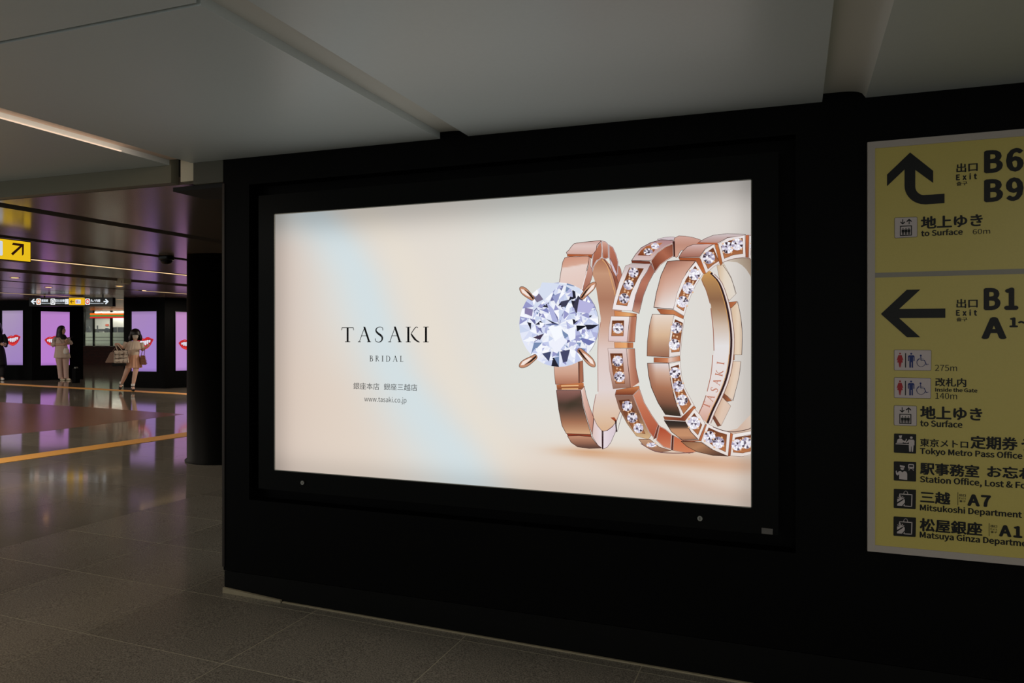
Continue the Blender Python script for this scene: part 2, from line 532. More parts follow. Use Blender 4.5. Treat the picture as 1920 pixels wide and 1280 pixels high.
class Print:
    """coloured flat shapes on a Plane, gathered into one mesh; tr maps drawing coordinates to plane coordinates"""
    def __init__(s, plane, tr=None, step=1.2e-5, start=.0006, clip=None):
        s.pl, s.tr = plane, tr or (lambda x, y: plane.ab(x, y))
        s.v, s.f, s.c = [], [], []
        s.step, s.off, s.clip = step, start, clip
    def _put(s, pts2, tris, cols, off):
        b = len(s.v)
        for (x, y), c in zip(pts2, cols):
            q = s.tr(x, y)
            if s.clip: q = (min(max(q[0], s.clip[0]), s.clip[1]), min(max(q[1], s.clip[2]), s.clip[3]))
            s.v.append(s.pl.w(q[0], q[1], off)); s.c.append(lin(c))
        s.f += [tuple(b + i for i in t) for t in tris]
    def flat(s, pts, col, off=None):
        if off is None:
            s.off += s.step; off = s.off
        tris = tessellate_polygon([[Vector((p[0], p[1], 0)) for p in pts]])
        s._put(pts, tris, [col] * len(pts), off)
    def fill(s, pts, fn, grid=8.0):
        s.off += s.step
        n = len(pts)
        dense = []
        for i in range(n):
            a, b = pts[i], pts[(i + 1) % n]
            k = max(1, int(math.hypot(b[0] - a[0], b[1] - a[1]) / grid))
            for j in range(k):
                dense.append(Vector((a[0] + (b[0] - a[0]) * j / k, a[1] + (b[1] - a[1]) * j / k)))
        m = len(dense)
        xs = [p[0] for p in pts]; ys = [p[1] for p in pts]
        V = [Vector(p) for p in pts]
        y = min(ys) + grid / 2
        while y < max(ys):
            x = min(xs) + grid / 2
            while x < max(xs):
                if inside(Vector((x, y)), V): dense.append(Vector((x, y)))
                x += grid
            y += grid
        r = delaunay_2d_cdt(dense, [], [list(range(m))], 1, 1e-4)
        P2 = [(p.x, p.y) for p in r[0]]
        s._put(P2, [tuple(t) for t in r[2]], [fn(x, y) for x, y in P2], s.off)
    def stroke(s, pts, w, col, closed=False):
        s.off += s.step
        if closed: pts = list(pts) + [pts[0]]
        for i in range(len(pts) - 1):
            (x0, y0), (x1, y1) = pts[i], pts[i + 1]
            L = math.hypot(x1 - x0, y1 - y0) or 1
            nx, ny = -(y1 - y0) / L * w / 2, (x1 - x0) / L * w / 2
            ex, ey = (x1 - x0) / L * w * .3, (y1 - y0) / L * w * .3
            q = [(x0 + nx - ex, y0 + ny - ey), (x1 + nx + ex, y1 + ny + ey), (x1 - nx + ex, y1 - ny + ey), (x0 - nx - ex, y0 - ny - ey)]
            s._put(q, [(0, 1, 2), (0, 2, 3)], [col] * 4, s.off)
    def disc(s, cx, cy, r, col, n=20, ry=None):
        s.flat([(cx + r * math.cos(2 * math.pi * k / n), cy + (ry or r) * math.sin(2 * math.pi * k / n)) for k in range(n)], col)
    def ring(s, cx, cy, r, w, col, n=28, a0=0, a1=2 * math.pi):
        s.stroke([(cx + r * math.cos(a0 + (a1 - a0) * k / n), cy + r * math.sin(a0 + (a1 - a0) * k / n)) for k in range(n + 1)], w, col)
    def build(s, name, m, parent):
        return mesh(name, s.v, s.f, m, parent, cols=s.c)

def smooth_pts(pts, k=4, closed=False):
    """Catmull-Rom through the points"""
    n = len(pts); out = []
    rng = range(n if closed else n - 1)
    for i in rng:
        p = [pts[(i + d) % n] if closed else pts[min(max(i + d, 0), n - 1)] for d in (-1, 0, 1, 2)]
        for j in range(k):
            t = j / k
            out.append(tuple(.5 * (2 * p[1][a] + (-p[0][a] + p[2][a]) * t + (2 * p[0][a] - 5 * p[1][a] + 4 * p[2][a] - p[3][a]) * t * t
                                   + (-p[0][a] + 3 * p[1][a] - 3 * p[2][a] + p[3][a]) * t ** 3) for a in (0, 1)))
    if not closed: out.append(pts[-1])
    return out

_tc = {}
import os
try:
    FONT = bpy.data.fonts.load(os.path.join(bpy.utils.system_resource('DATAFILES'), 'fonts', 'Noto Sans CJK Regular.woff2'))
except Exception:
    FONT = None
def text_shape(s, bold=0.0):
    key = s
    if key not in _tc:
        cu = bpy.data.curves.new('t', 'FONT'); cu.body = s; cu.resolution_u = 3
        if FONT: cu.font = FONT
        cu.space_character = 1.28 if s == 'Exit' else (1.08 if s[0] in 'AB' and len(s) < 4 else 1.0)
        o = bpy.data.objects.new('t', cu); COL.objects.link(o)
        dg = bpy.context.evaluated_depsgraph_get(); dg.update()
        me = bpy.data.meshes.new_from_object(o.evaluated_get(dg))
        _tc[key] = ([(v.co.x, v.co.y) for v in me.vertices], [tuple(p.vertices) for p in me.polygons])
        bpy.data.meshes.remove(me); bpy.data.objects.remove(o); bpy.data.curves.remove(cu)
    return _tc[key]

def lettering(pl, s, BL, BR, h, m, parent, off=.0012, bold=0.0, name='lettering', merge=None, keep=None):
    """text whose inked box runs from BL to BR (photo points on the plane) and is h photo pixels high"""
    V, F = text_shape(s, bold)
    x0 = min(p[0] for p in V); x1 = max(p[0] for p in V); y0 = min(p[1] for p in V); y1 = max(p[1] for p in V)
    a0, b0 = pl.ab(*BL); a1, b1 = pl.ab(*BR)
    um, vm = (BL[0] + BR[0]) / 2, (BL[1] + BR[1]) / 2
    H = pl.ab(um, vm - h)[1] - pl.ab(um, vm)[1]
    x0 -= bold; x1 += bold; y0 -= bold * .7; y1 += bold * .7
    out, FF = [], []
    # heavier weights are several slightly shifted impressions of the same glyphs
    sh = [(0, 0)] if not bold else [(-1, 0), (1, 0), (0, .7), (0, -.7), (-.6, .45), (.6, .45), (-.6, -.45), (.6, -.45)]
    for i, (dx, dy) in enumerate(sh):
        b = len(out)
        for x, y in V:
            k = (x + dx * bold - x0) / (x1 - x0)
            out.append(pl.w(a0 + (a1 - a0) * k, (b0 + b1) / 2 + (y + dy * bold - y0) / (y1 - y0) * H, off + i * 2e-5))
        FF += [tuple(b + j for j in f) for f in F]
    F = FF
    if merge is not None:
        b = len(merge[0]); merge[0].extend(out); merge[1].extend([tuple(b + i for i in f) for f in F]); return
    return mesh(name, out, F, m, parent)

# serif capitals drawn in a 0..1 box (x right, y up): thick and thin strokes with small serifs
def serif(ch):
    T_, t_ = .13, .035
    def bar(x0, y0, x1, y1, w): return ('q', x0, y0, x1, y1, w)
    if ch == 'T': return .84, [bar(.42, 0, .42, .97, .12), bar(.02, .97, .82, .97, .04), bar(.03, .98, 0, .80, .03), bar(.81, .98, .84, .80, .03), bar(.24, .012, .60, .012, .03)]
    if ch == 'A': return .84, [bar(.08, 0, .44, .98, .03), bar(.42, 1.03, .76, 0, .12), bar(.20, .42, .60, .42, .022), bar(-.02, .012, .18, .012, .03), bar(.62, .012, .88, .012, .03)]
    if ch == 'I': return .34, [bar(.17, 0, .17, 1, .12), bar(0, .012, .34, .012, .03), bar(0, .988, .34, .988, .03)]
    if ch == 'K':
        return .82, [bar(.16, 0, .16, 1, .12), bar(0, .012, .32, .012, .03), bar(0, .988, .32, .988, .03),
                     ('c', [(.76, .93), (.72, .99), (.64, .97), (.50, .80), (.34, .55)], [.06, .04, .04, .04, .03]), ('c', [(.34, .55), (.46, .36), (.62, .16), (.80, .03), (.90, .0)], [.06, .11, .11, .07, .02])]
    if ch == 'S':
        return .60, [('c', [(.53, .78), (.52, .93), (.40, 1.0), (.24, .99), (.10, .90), (.07, .76), (.16, .62), (.32, .50), (.46, .38), (.50, .24), (.44, .08), (.28, -.01), (.12, .02), (.03, .10), (.02, .24)],
                      [.03, .03, .03, .04, .06, .09, .12, .13, .12, .10, .07, .04, .03, .03, .03])]
    if ch == 'B':
        return .62, [bar(.14, 0, .14, 1, .10), ('c', [(.0, .985), (.3, .99), (.46, .93), (.49, .77), (.42, .60), (.16, .53)], [.03, .03, .06, .10, .07, .03]),
                     ('c', [(.16, .53), (.42, .52), (.56, .42), (.58, .25), (.50, .08), (.30, .01), (.0, .012)], [.03, .04, .08, .11, .08, .04, .03])]
    if ch == 'R':
        return .70, [bar(.14, 0, .14, 1, .10), bar(0, .012, .28, .012, .03), ('c', [(.0, .985), (.3, .99), (.46, .93), (.50, .75), (.42, .57), (.16, .50)], [.03, .03, .06, .10, .07, .03]),
                     bar(.28, .52, .66, .02, .10)]
    if ch == 'D':
        return .80, [bar(.14, 0, .14, 1, .10), ('c', [(.0, .985), (.3, .99), (.58, .88), (.70, .66), (.71, .42), (.62, .16), (.36, .01), (.0, .012)], [.03, .03, .06, .10, .11, .08, .04, .03])]
    if ch == 'L': return .60, [bar(.16, 0, .16, 1, .10), bar(0, .988, .32, .988, .03), bar(0, .012, .55, .012, .04), bar(.55, .0, .58, .16, .03)]
    return .3, []

def draw_serif(pr, s, place, col, gap=.3, bw=1.0, bt=0.0):
    """place(x, y) maps letter units to drawing coordinates; returns the total width in units"""
    x = 0.0
    for ch in s:
        w, parts = serif(ch)
        for p in parts:
            if p[0] == 'q':
                _, x0, y0, x1, y1, wd = p
                wd = wd * bw + bt
                # horizontal thickness for steep bars, vertical thickness for flat ones
                if abs(x1 - x0) > abs(y1 - y0): q = [(x0, y0 - wd / 2), (x1, y0 - wd / 2 + (y1 - y0)), (x1, y1 + wd / 2), (x0, y0 + wd / 2)]
                else: q = [(x0 - wd / 2, y0), (x0 + wd / 2, y0), (x1 + wd / 2, y1), (x1 - wd / 2, y1)]
                pr.flat([place(x + a, b) for a, b in q], col, off=pr.off)
            else:
                pts = smooth_pts(p[1], 4); ws = smooth_pts([(a * bw + bt, 0) for a in p[2]], 4)
                for i in range(len(pts) - 1):
                    (ax, ay), (bx, by) = pts[i], pts[i + 1]
                    L = math.hypot(bx - ax, by - ay) or 1
                    nx, ny = -(by - ay) / L / 2, (bx - ax) / L / 2
                    w0, w1 = ws[i][0], ws[i + 1][0]
                    q = [(ax + nx * w0, ay + ny * w0), (bx + nx * w1, by + ny * w1), (bx - nx * w1, by - ny * w1), (ax - nx * w0, ay - ny * w0)]
                    pr.flat([place(x + a, b) for a, b in q], col, off=pr.off)
        x += w + gap
    return x - gap

# ---------------------------------------------------------------- the big backlit advertising display
WALLP = Plane((0, 0, 0), (1, 0, 0))
M['ad_glow'] = attr_emit('ad_print_glow', 1.0)
disp = empty('advertising_display', ((SX0 + SX1) / 2, -.0, (SZ0 + SZ1) / 2))
tag(disp, 'big backlit bridal ring advertisement in the black wall, pale cream picture', 'advertising screen')
fg = Geo()
fg.box(fx0, SX0, -.004, GD + .0, fz0, fz1).box(SX1, fx1, -.004, GD, fz0, fz1)
fg.box(SX0, SX1, -.004, GD, SZ1, fz1).box(SX0, SX1, -.004, GD, fz0, SZ0)
fg.build('bezel', M['black_frame'], disp)
ib = .004
Geo().box(SX0, SX0 + ib, -.0055, .02, SZ0, SZ1).box(SX1 - ib, SX1, -.0055, .02, SZ0, SZ1).box(SX0, SX1, -.0055, .02, SZ0, SZ0 + ib).box(SX0, SX1, -.0055, .02, SZ1 - ib, SZ1).build('inner_edge', M['steel'], disp)
for u, v in ((569.5, 904), (1313, 970.5)):
    a, b = WALLP.ab(u, v)
    lk = Geo().tube([(a, -.014, b), (a, -.003, b)], [.0115, .0115], 16).build('lock', M['steel'], disp)
    Geo().box(a - .0015, a + .0015, -.0150, -.013, b - .006, b + .006).build('keyhole', M['black_plastic'], lk)
M['plate'] = mat('dull_plate', (96, 92, 88), .5)
a, b = WALLP.ab(1428, 999.5); a2, b2 = WALLP.ab(1449, 990.5)
lb = Geo().box(a, a2, -.0065, -.003, b, b2).build('rating_plate', M['plate'], disp, bevel=.0008)
tag(lb, 'small silver rating plate')

def mix(a, b, t):
    t = max(0.0, min(1.0, t))
    return tuple(x + (y - x) * t for x, y in zip(a, b))
def sst(a, b, x):
    t = max(0.0, min(1.0, (x - a) / (b - a))); return t * t * (3 - 2 * t)
def gauss(x, w): return math.exp(-(x / w) ** 2)

def bg(u, v):
    # cream ground, rosier towards the left edge, a broad pale blue ribbon of light falling from the upper left
    c = (227, 220, 211)
    c = mix(c, (221, 225, 221), sst(800, 1000, u) * (1 - sst(690, 860, v)) * .75)
    c = mix(c, (219, 207, 200), sst(1150, 1400, u) * .55)
    c = mix(c, (205, 186, 174), gauss(u - 505, 90) * .75 * sst(400, 480, v))
    c = mix(c, (222, 199, 180), gauss(u - 620 - (v - 700) * .15, 130) * .45 * sst(560, 760, v))
    path = [(330, 530), (400, 590), (460, 640), (520, 674), (600, 702), (700, 742), (780, 796), (850, 852), (900, 890), (960, 930)]
    cx = path[0][1]
    for i in range(len(path) - 1):
        (v0, u0), (v1, u1) = path[i], path[i + 1]
        if v >= v0: cx = u0 + (u1 - u0) * (v - v0) / (v1 - v0)
    wd = 56 + 22 * sst(600, 900, v)
    k = gauss(u - cx, wd * (1.15 if u < cx else .85))
    c = mix(c, (210, 224, 229), k * .88)
    # warm rim along the ribbon's right flank
    c = mix(c, (234, 224, 208), gauss(u - cx - 100, 38) * .45)
    # floor under the rings: peach, darker right below them
    f = sst(795, 900, v) * sst(860, 1050, u)
    c = mix(c, (226, 208, 193), f * .8)
    def blob(cu, cv, ru, rv, col, s, sh=0.0):
        d = ((u - cu) / ru) ** 2 + ((v - cv - (u - cu) * sh) / rv) ** 2
        return col, s * math.exp(-d)
    for args in ((1105, 848, 60, 9, (206, 150, 105), .75, .06), (1190, 858, 60, 12, (214, 165, 125), .5, .1), (1290, 862, 110, 14, (208, 152, 112), .7, .08),
                 (1380, 872, 60, 14, (214, 170, 140), .6, .05), (1240, 893, 120, 14, (214, 182, 160), .5, .22), (1340, 920, 120, 12, (218, 188, 170), .35, .2)):
        col, s = blob(*args)
        c = mix(c, col, s)
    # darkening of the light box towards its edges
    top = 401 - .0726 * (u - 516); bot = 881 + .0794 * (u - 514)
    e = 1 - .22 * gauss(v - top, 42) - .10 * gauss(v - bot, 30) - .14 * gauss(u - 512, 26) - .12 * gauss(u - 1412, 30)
    return tuple(x * e for x in c)

NX, NZ = 150, 84
vv, ff, cc = [], [], []
for j in range(NZ + 1):
    for i in range(NX + 1):
        x = SX0 + (SX1 - SX0) * i / NX; z = SZ0 + (SZ1 - SZ0) * j / NZ
        q = Vector((x, 0, z)) - CAMP
        d = q.dot(FW); u = 960 + q.dot(RT) / d * FPX; v = HOR - q.z / d * FPX
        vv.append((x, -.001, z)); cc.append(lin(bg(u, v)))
for j in range(NZ):
    for i in range(NX):
        a = j * (NX + 1) + i
        ff.append((a, a + 1, a + NX + 2, a + NX + 1))
mesh('screen', vv, ff, M['ad_glow'], disp, cols=cc)

# --- the words
M['ink'] = emat('ad_ink', (22, 22, 22), 1.0)
pr = Print(WALLP, start=.0022)
a0, b0 = WALLP.ab(641, 640.8); a1, b1 = WALLP.ab(804, 640.6)
Hh = WALLP.ab(720, 612.5)[1] - WALLP.ab(720, 640.5)[1]
pr.tr = lambda x, y: (x, y)
tot = sum(serif(c)[0] for c in 'TASAKI') + .31 * 5
kx = (a1 - a0) / tot
draw_serif(pr, 'TASAKI', lambda x, y: (a0 + x * kx, b0 + y * Hh), (16, 16, 16), .31, 1.0, .012)
pr.build('lettering', M['ad_glow'], disp)
pr = Print(WALLP, start=.0022); pr.tr = lambda x, y: (x, y)
a0b, b0b = WALLP.ab(693.5, 677.0); a1b, _ = WALLP.ab(756.5, 677.4)
Hb = WALLP.ab(725, 666.6)[1] - WALLP.ab(725, 677.2)[1]
totb = sum(serif(c)[0] for c in 'BRIDAL') + .48 * 5
kb = (a1b - a0b) / totb
draw_serif(pr, 'BRIDAL', lambda x, y: (a0b + x * kb, b0b + y * Hb), (52, 54, 54), .48, 1.0, .03)
pr.build('lettering', M['ad_glow'], disp)
M['ink_grey'] = emat('ad_ink_grey', (62, 64, 64), 1.0)
lettering(WALLP, '銀座本店', (663, 729.6), (711.5, 730.2), 12.5, M['ink_grey'], disp, off=.0022)
lettering(WALLP, '銀座三越店', (720, 731), (782.5, 732.4), 12.5, M['ink_grey'], disp, off=.0022)
lettering(WALLP, 'www.tasaki.co.jp', (683.5, 755.5), (762.5, 757.4), 13, M['ink_grey'], disp, off=.0022)
# --- the rings (drawing coordinates: the photograph's picture enlarged 2.667 times from its point 940, 400)
def Q(x, y):
    return WALLP.ab(940 + x / 2.6667, 400 + y / 2.6667)
CLIP = (SX0 + ib, SX1 - ib, SZ0 + ib, SZ1 - ib)

def gy(*stops):
    """colour by y"""
    def f(x, y):
        if y <= stops[0][0]: return stops[0][1]
        for (a, ca), (b, cb) in zip(stops, stops[1:]):
            if y <= b: return mix(ca, cb, (y - a) / (b - a))
        return stops[-1][1]
    return f
def gd(dx, dy, *stops):
    g = gy(*stops)
    return lambda x, y: g(0, x * dx + y * dy)

RIM, RIMD = (228, 216, 212), (150, 112, 98)
DK, GAPC, GAPL = (58, 40, 34), (165, 88, 52), (214, 150, 95)
BRN, BRL = (158, 92, 68), (196, 132, 104)

def gem(p, cx, cy, r, seed, sq=1.0):
    rnd = random.Random(seed)
    n = 12
    # bright base with a dark broken girdle
    p.disc(cx, cy, r, (196, 190, 204), 16, ry=r * sq)
    pal = [(248, 246, 252), (232, 228, 240), (206, 200, 220), (160, 152, 178), (96, 86, 104), (66, 52, 60), (238, 232, 236), (250, 250, 255)]
    p.off += p.step; off = p.off
    for k in range(n):
        a0, a1 = 2 * math.pi * k / n, 2 * math.pi * (k + 1) / n
        c = pal[rnd.randrange(len(pal))]
        r0 = rnd.uniform(.25, .5) * r
        am = (a0 + a1) / 2
        p.flat([(cx + r * .96 * math.cos(a0), cy + r * .96 * sq * math.sin(a0)), (cx + r * .96 * math.cos(a1), cy + r * .96 * sq * math.sin(a1)),
                (cx + r0 * math.cos(am), cy + r0 * sq * math.sin(am))], c, off=off)
    p.off += p.step; off = p.off
    for k in range(6):
        a0 = 2 * math.pi * (k + rnd.random() * .3) / 6; a1 = a0 + .95
        c = pal[rnd.randrange(len(pal))]
        p.flat([(cx, cy), (cx + r * .5 * math.cos(a0), cy + r * .5 * sq * math.sin(a0)), (cx + r * .5 * math.cos(a1), cy + r * .5 * sq * math.sin(a1))], c, off=off)
    p.off += p.step; off = p.off
    for k in range(4):
        a = math.pi / 4 + k * math.pi / 2 + rnd.uniform(-.2, .2)
        x, y = cx + r * 1.02 * math.cos(a), cy + r * 1.02 * sq * math.sin(a)
        q = r * .2
        p.flat([(x - q, y), (x, y - q), (x + q, y), (x, y + q)], (222, 178, 140), off=off)
        p.flat([(x - q * .5, y - q * .3), (x, y - q * .8), (x + q * .4, y)], (252, 240, 225), off=off)

def face(p, pts, fn, edge=None, rim=None, rw=3.0, ew=1.5):
    if isinstance(fn, tuple): c = fn; fn = lambda x, y: c
    p.fill(pts, fn)
    if rim: p.stroke(pts, rw, rim, closed=True)
    if edge: p.stroke(pts, ew, edge, closed=True)
def setting(p, rim, inset, rimfn, gems, seed, incol=(150, 84, 52)):
    face(p, rim, rimfn, edge=(120, 84, 72), ew=1.4)
    # recessed pocket: dark far edge, lit lower edge
    p.fill(inset, gy((min(q[1] for q in inset), mix(incol, (70, 34, 20), .55)), (max(q[1] for q in inset), mix(incol, (216, 150, 100), .55))))
    p.stroke(inset, 2.2, (112, 66, 48), closed=True)
    for i in range(len(gems) - 1):
        a, b = gems[i], gems[i + 1]
        p.disc((a[0] + b[0]) / 2 - 8, (a[1] + b[1]) / 2 - 2, 5, (224, 180, 140), 8); p.disc((a[0] + b[0]) / 2 + 9, (a[1] + b[1]) / 2 + 3, 5, (232, 190, 150), 8)
    for i, (x, y, r) in enumerate(gems): gem(p, x, y, r, seed * 10 + i)

# ===== ring with the large diamond
p1 = Print(WALLP, Q, start=.0025, clip=CLIP)
inner = smooth_pts([(455, 300), (470, 255), (500, 224), (530, 240), (560, 300), (592, 345), (604, 420), (600, 560), (598, 760), (600, 930), (590, 1005), (560, 1060), (515, 1090), (482, 1068), (458, 1010), (474, 905), (486, 890), (483, 700), (497, 545), (494, 500), (470, 345)], 3, True)
p1.fill(inner, gy((225, (170, 112, 84)), (300, (196, 150, 122)), (430, (172, 122, 98)), (560, (205, 165, 145)), (680, (222, 200, 194)), (880, (224, 210, 208)), (980, (222, 198, 180)), (1090, (216, 176, 140))))
p1.stroke(smooth_pts([(497, 545), (486, 620), (483, 700), (484, 890)], 3), 3, (170, 118, 104))
p1.stroke(smooth_pts([(474, 905), (458, 1000), (482, 1068), (515, 1090), (560, 1060), (580, 1030)], 3), 3, (150, 100, 92))
face(p1, smooth_pts([(520, 235), (545, 262), (562, 330), (580, 400), (592, 460), (604, 420), (600, 330), (580, 300), (560, 270)], 2, True), gy((235, (200, 130, 90)), (330, (140, 80, 60)), (450, (196, 140, 112))))
p1.stroke(smooth_pts([(505, 232), (530, 262), (552, 340), (574, 420)], 3), 3, (226, 170, 110))
p1.stroke(smooth_pts([(515, 230), (548, 285), (566, 335), (586, 420)], 3), 4, (110, 62, 60))
face(p1, smooth_pts([(583, 262), (598, 280), (604, 330), (592, 350), (578, 322)], 2, True), (176, 112, 92), edge=(92, 58, 60))
face(p1, [(540, 158), (558, 170), (574, 205), (584, 242), (582, 300), (574, 312), (556, 268), (541, 225)], gy((158, (188, 120, 98)), (300, (150, 84, 66))), rim=(222, 196, 196), rw=4, edge=(88, 54, 62))
face(p1, [(545, 225), (562, 262), (578, 300), (576, 318), (560, 290), (546, 250)], (214, 196, 206), edge=(96, 60, 70))
face(p1, [(503, 137), (522, 142), (535, 156), (536, 222), (520, 228), (507, 222)], gy((137, (214, 170, 156)), (225, (156, 84, 58))), rim=(226, 208, 206), rw=4, edge=(80, 50, 52))
face(p1, smooth_pts([(458, 210), (472, 180), (500, 140), (502, 218), (478, 236), (462, 266), (452, 300)], 2, True), gy((140, (190, 124, 98)), (290, (148, 80, 58))), rim=(224, 206, 204), rw=5, edge=(78, 46, 44))
face(p1, smooth_pts([(330, 205), (340, 182), (358, 158), (380, 148), (482, 137), (500, 138), (478, 160), (458, 206)], 2, True), gy((137, (196, 156, 148)), (160, (222, 198, 192)), (206, (208, 170, 160))), edge=(84, 52, 46), ew=2.5)
face(p1, [(332, 204), (456, 206), (452, 226), (436, 214), (330, 216)], gy((204, (190, 100, 56)), (226, (130, 66, 40))), edge=(84, 46, 34))
p1.stroke([(330, 218), (434, 214)], 5, (226, 200, 190))
face(p1, smooth_pts([(440, 218), (448, 230), (446, 262), (458, 300), (440, 360), (428, 395), (405, 395), (418, 330), (436, 262)], 2, True), gy((220, (214, 170, 156)), (400, (160, 96, 76))), edge=(88, 52, 46))
face(p1, smooth_pts([(318, 222), (375, 216), (430, 214), (440, 224), (428, 280), (412, 350), (398, 395), (286, 395), (292, 340), (302, 275)], 2, True), gd(.18, 1, (285, (206, 150, 128)), (325, (214, 168, 148)), (331, (230, 208, 200)), (450, (226, 198, 188))), edge=(92, 60, 54), ew=2.5)
p1.stroke([(428, 290), (404, 380)], 4, (240, 228, 226))
face(p1, [(264, 742), (386, 742), (388, 852), (272, 854), (266, 800)], gy((745, (216, 182, 166)), (800, (206, 160, 138)), (853, (172, 114, 90))), edge=(96, 62, 54), ew=2)
face(p1, [(386, 742), (408, 735), (412, 842), (390, 852)], gd(1, 0, (386, (70, 42, 36)), (396, (176, 112, 84)), (412, (150, 92, 72))), edge=(70, 42, 36))
face(p1, [(276, 856), (412, 846), (414, 868), (396, 882), (280, 884)], gy((850, (196, 118, 72)), (884, (120, 66, 44))))
p1.stroke([(302, 862), (385, 860)], 6, (238, 192, 140)); p1.stroke([(304, 877), (384, 876)], 5, (232, 180, 124))
p1.stroke([(278, 884), (398, 882)], 4, (226, 190, 184))
def segcol(x, y):
    c = gy((885, (142, 100, 92)), (925, (112, 78, 70)), (955, (74, 60, 50)), (985, (96, 72, 60)), (1040, (160, 110, 84)), (1104, (216, 172, 134)))(x, y)
    k = sst(300, 350, x) * gauss(y - (985 - (x - 290) * .55), 22)
    return mix(c, (62, 54, 42), k * .6)
face(p1, smooth_pts([(276, 884), (396, 884), (408, 960), (430, 1040), (450, 1104), (326, 1100), (304, 1060), (288, 980)], 1, True), segcol, edge=(78, 50, 44), ew=2.5)
face(p1, smooth_pts([(398, 884), (416, 864), (424, 905), (440, 960), (462, 1020), (456, 1104), (440, 1060), (412, 960)], 1, True), gd(1, .1, (485, (240, 226, 222)), (500, (220, 186, 174)), (560, (196, 140, 120))), edge=(84, 52, 46), ew=2)
face(p1, [(328, 1100), (448, 1105), (452, 1116), (334, 1112)], (140, 62, 42), edge=(70, 36, 28))
face(p1, smooth_pts([(332, 1112), (390, 1110), (450, 1116), (476, 1150), (500, 1172), (440, 1174), (382, 1166), (350, 1144)], 1, True), gy((1110, (196, 144, 116)), (1145, (150, 104, 84)), (1170, (92, 66, 58))), edge=(74, 46, 40), ew=2.5)
face(p1, [(456, 1106), (464, 1024), (480, 1058), (503, 1086), (504, 1172), (484, 1158), (458, 1118)], gd(1, 0, (456, (222, 196, 190)), (504, (232, 218, 222))), edge=(84, 52, 56), ew=2)
face(p1, smooth_pts([(511, 1088), (532, 1084), (556, 1066), (577, 1036), (573, 1088), (548, 1145), (530, 1168), (510, 1176)], 1, True), gd(1, 0, (510, (230, 216, 222)), (577, (214, 198, 206))), edge=(70, 46, 56), ew=2)
p1.stroke([(507, 1086), (507, 1176)], 5, (52, 34, 36))
face(p1, [(546, 1020), (566, 1018), (578, 1036), (574, 1044)], (160, 76, 44))
p1.stroke([(572, 1036), (577, 1090)], 6, (40, 26, 28))
p1.stroke([(577, 1036), (600, 975)], 2.5, (120, 84, 88)); p1.stroke([(580, 1090), (606, 1000)], 2, (110, 90, 96))
# prongs
def prong(bx, by, tx, ty, w, flip):
    dx, dy = bx - tx, by - ty; L = math.hypot(dx, dy); ux, uy = dx / L, dy / L; nx, ny = -uy, ux
    def at(s, k): return (tx + ux * L * s + nx * w * k, ty + uy * L * s + ny * w * k)
    out = smooth_pts([at(-.05, 0), at(.08, .42), at(.35, .62), at(.75, .5), at(1, .3), at(1, -.3), at(.75, -.4), at(.35, -.55), at(.08, -.42)], 3, True)
    face(p1, out, lambda x, y: (196, 140, 110), edge=(84, 54, 46), ew=2.5)
    s = -1 if flip else 1
    p1.flat([at(.05, .1 * s), at(.25, .42 * s), at(.6, .3 * s), at(.8, .1 * s), at(.55, -.05 * s), at(.2, -.12 * s)], (244, 228, 220))
    p1.flat([at(.2, -.2 * s), at(.6, -.1 * s), at(1, .1 * s), at(.98, -.2 * s), at(.6, -.35 * s)], (42, 32, 30))
# large brilliant
DCX, DCY, DR = 290, 556, 199
def dp(r, a): return (DCX + DR * r * math.cos(a), DCY + DR * 1.06 * r * math.sin(a))
p1.flat([dp(1, 2 * math.pi * k / 40) for k in range(40)], (222, 224, 240))
rnd = random.Random(11)
W8 = [(250, 251, 255), (240, 243, 253), (228, 232, 248), (214, 220, 243), (196, 204, 236), (176, 180, 220), (150, 152, 200), (236, 238, 246), (204, 214, 238), (246, 248, 254), (110, 112, 160), (36, 36, 50), (120, 140, 178)]
def pick(w=None): return W8[rnd.choices(range(13), [7, 8, 8, 8, 7, 6, 5, 6, 6, 7, 3, 3.5, 3.5])[0]]
N16 = 16
p1.off += p1.step; o1 = p1.off
for k in range(N16):
    a0, a1 = 2 * math.pi * k / N16, 2 * math.pi * (k + 1) / N16; am = (a0 + a1) / 2
    pts = [dp(1, a0), dp(1, am), dp(1, a1)]
    mid = dp(.76, am)
    p1.flat([dp(1, a0), dp(1, am), mid], pick(), off=o1); p1.flat([dp(1, am), dp(1, a1), mid], pick(), off=o1)
    p1.flat([dp(1, a0), mid, dp(.6, a0)], pick(), off=o1); p1.flat([mid, dp(1, a1), dp(.6, a1)], pick(), off=o1)
    p1.flat([dp(.6, a0), mid, dp(.58, am)], pick(), off=o1); p1.flat([mid, dp(.6, a1), dp(.58, am)], pick(), off=o1)
    for r0, r1 in ((.6, .36), (.36, .0)):
        q0, q1, q2, q3 = dp(r0, a0), dp(r0, a1), dp(r1, a1), dp(r1, a0)
        md = dp((r0 + r1) / 2, am)
        for A, B in ((q0, q1), (q1, q2), (q2, q3), (q3, q0)):
            if A != B: p1.flat([A, B, md], pick(), off=o1)
for k in range(150):               # broken inner reflections
    r0 = rnd.random() ** .5 * .93; a = rnd.random() * 6.283
    x, y = dp(r0, a); th = a + rnd.choice([0, 1.57, .8, -.8]) + rnd.uniform(-.3, .3); L = rnd.uniform(14, 46); w = rnd.uniform(5, 16)
    q = [(x, y), (x + L * math.cos(th) + w * math.sin(th), y + L * math.sin(th) - w * math.cos(th)), (x + L * .8 * math.cos(th) - w * math.sin(th), y + L * .8 * math.sin(th) + w * math.cos(th))]
    if all(math.hypot(qx - DCX, (qy - DCY) / 1.06) < DR * .985 for qx, qy in q):
        p1.flat(q, pick())
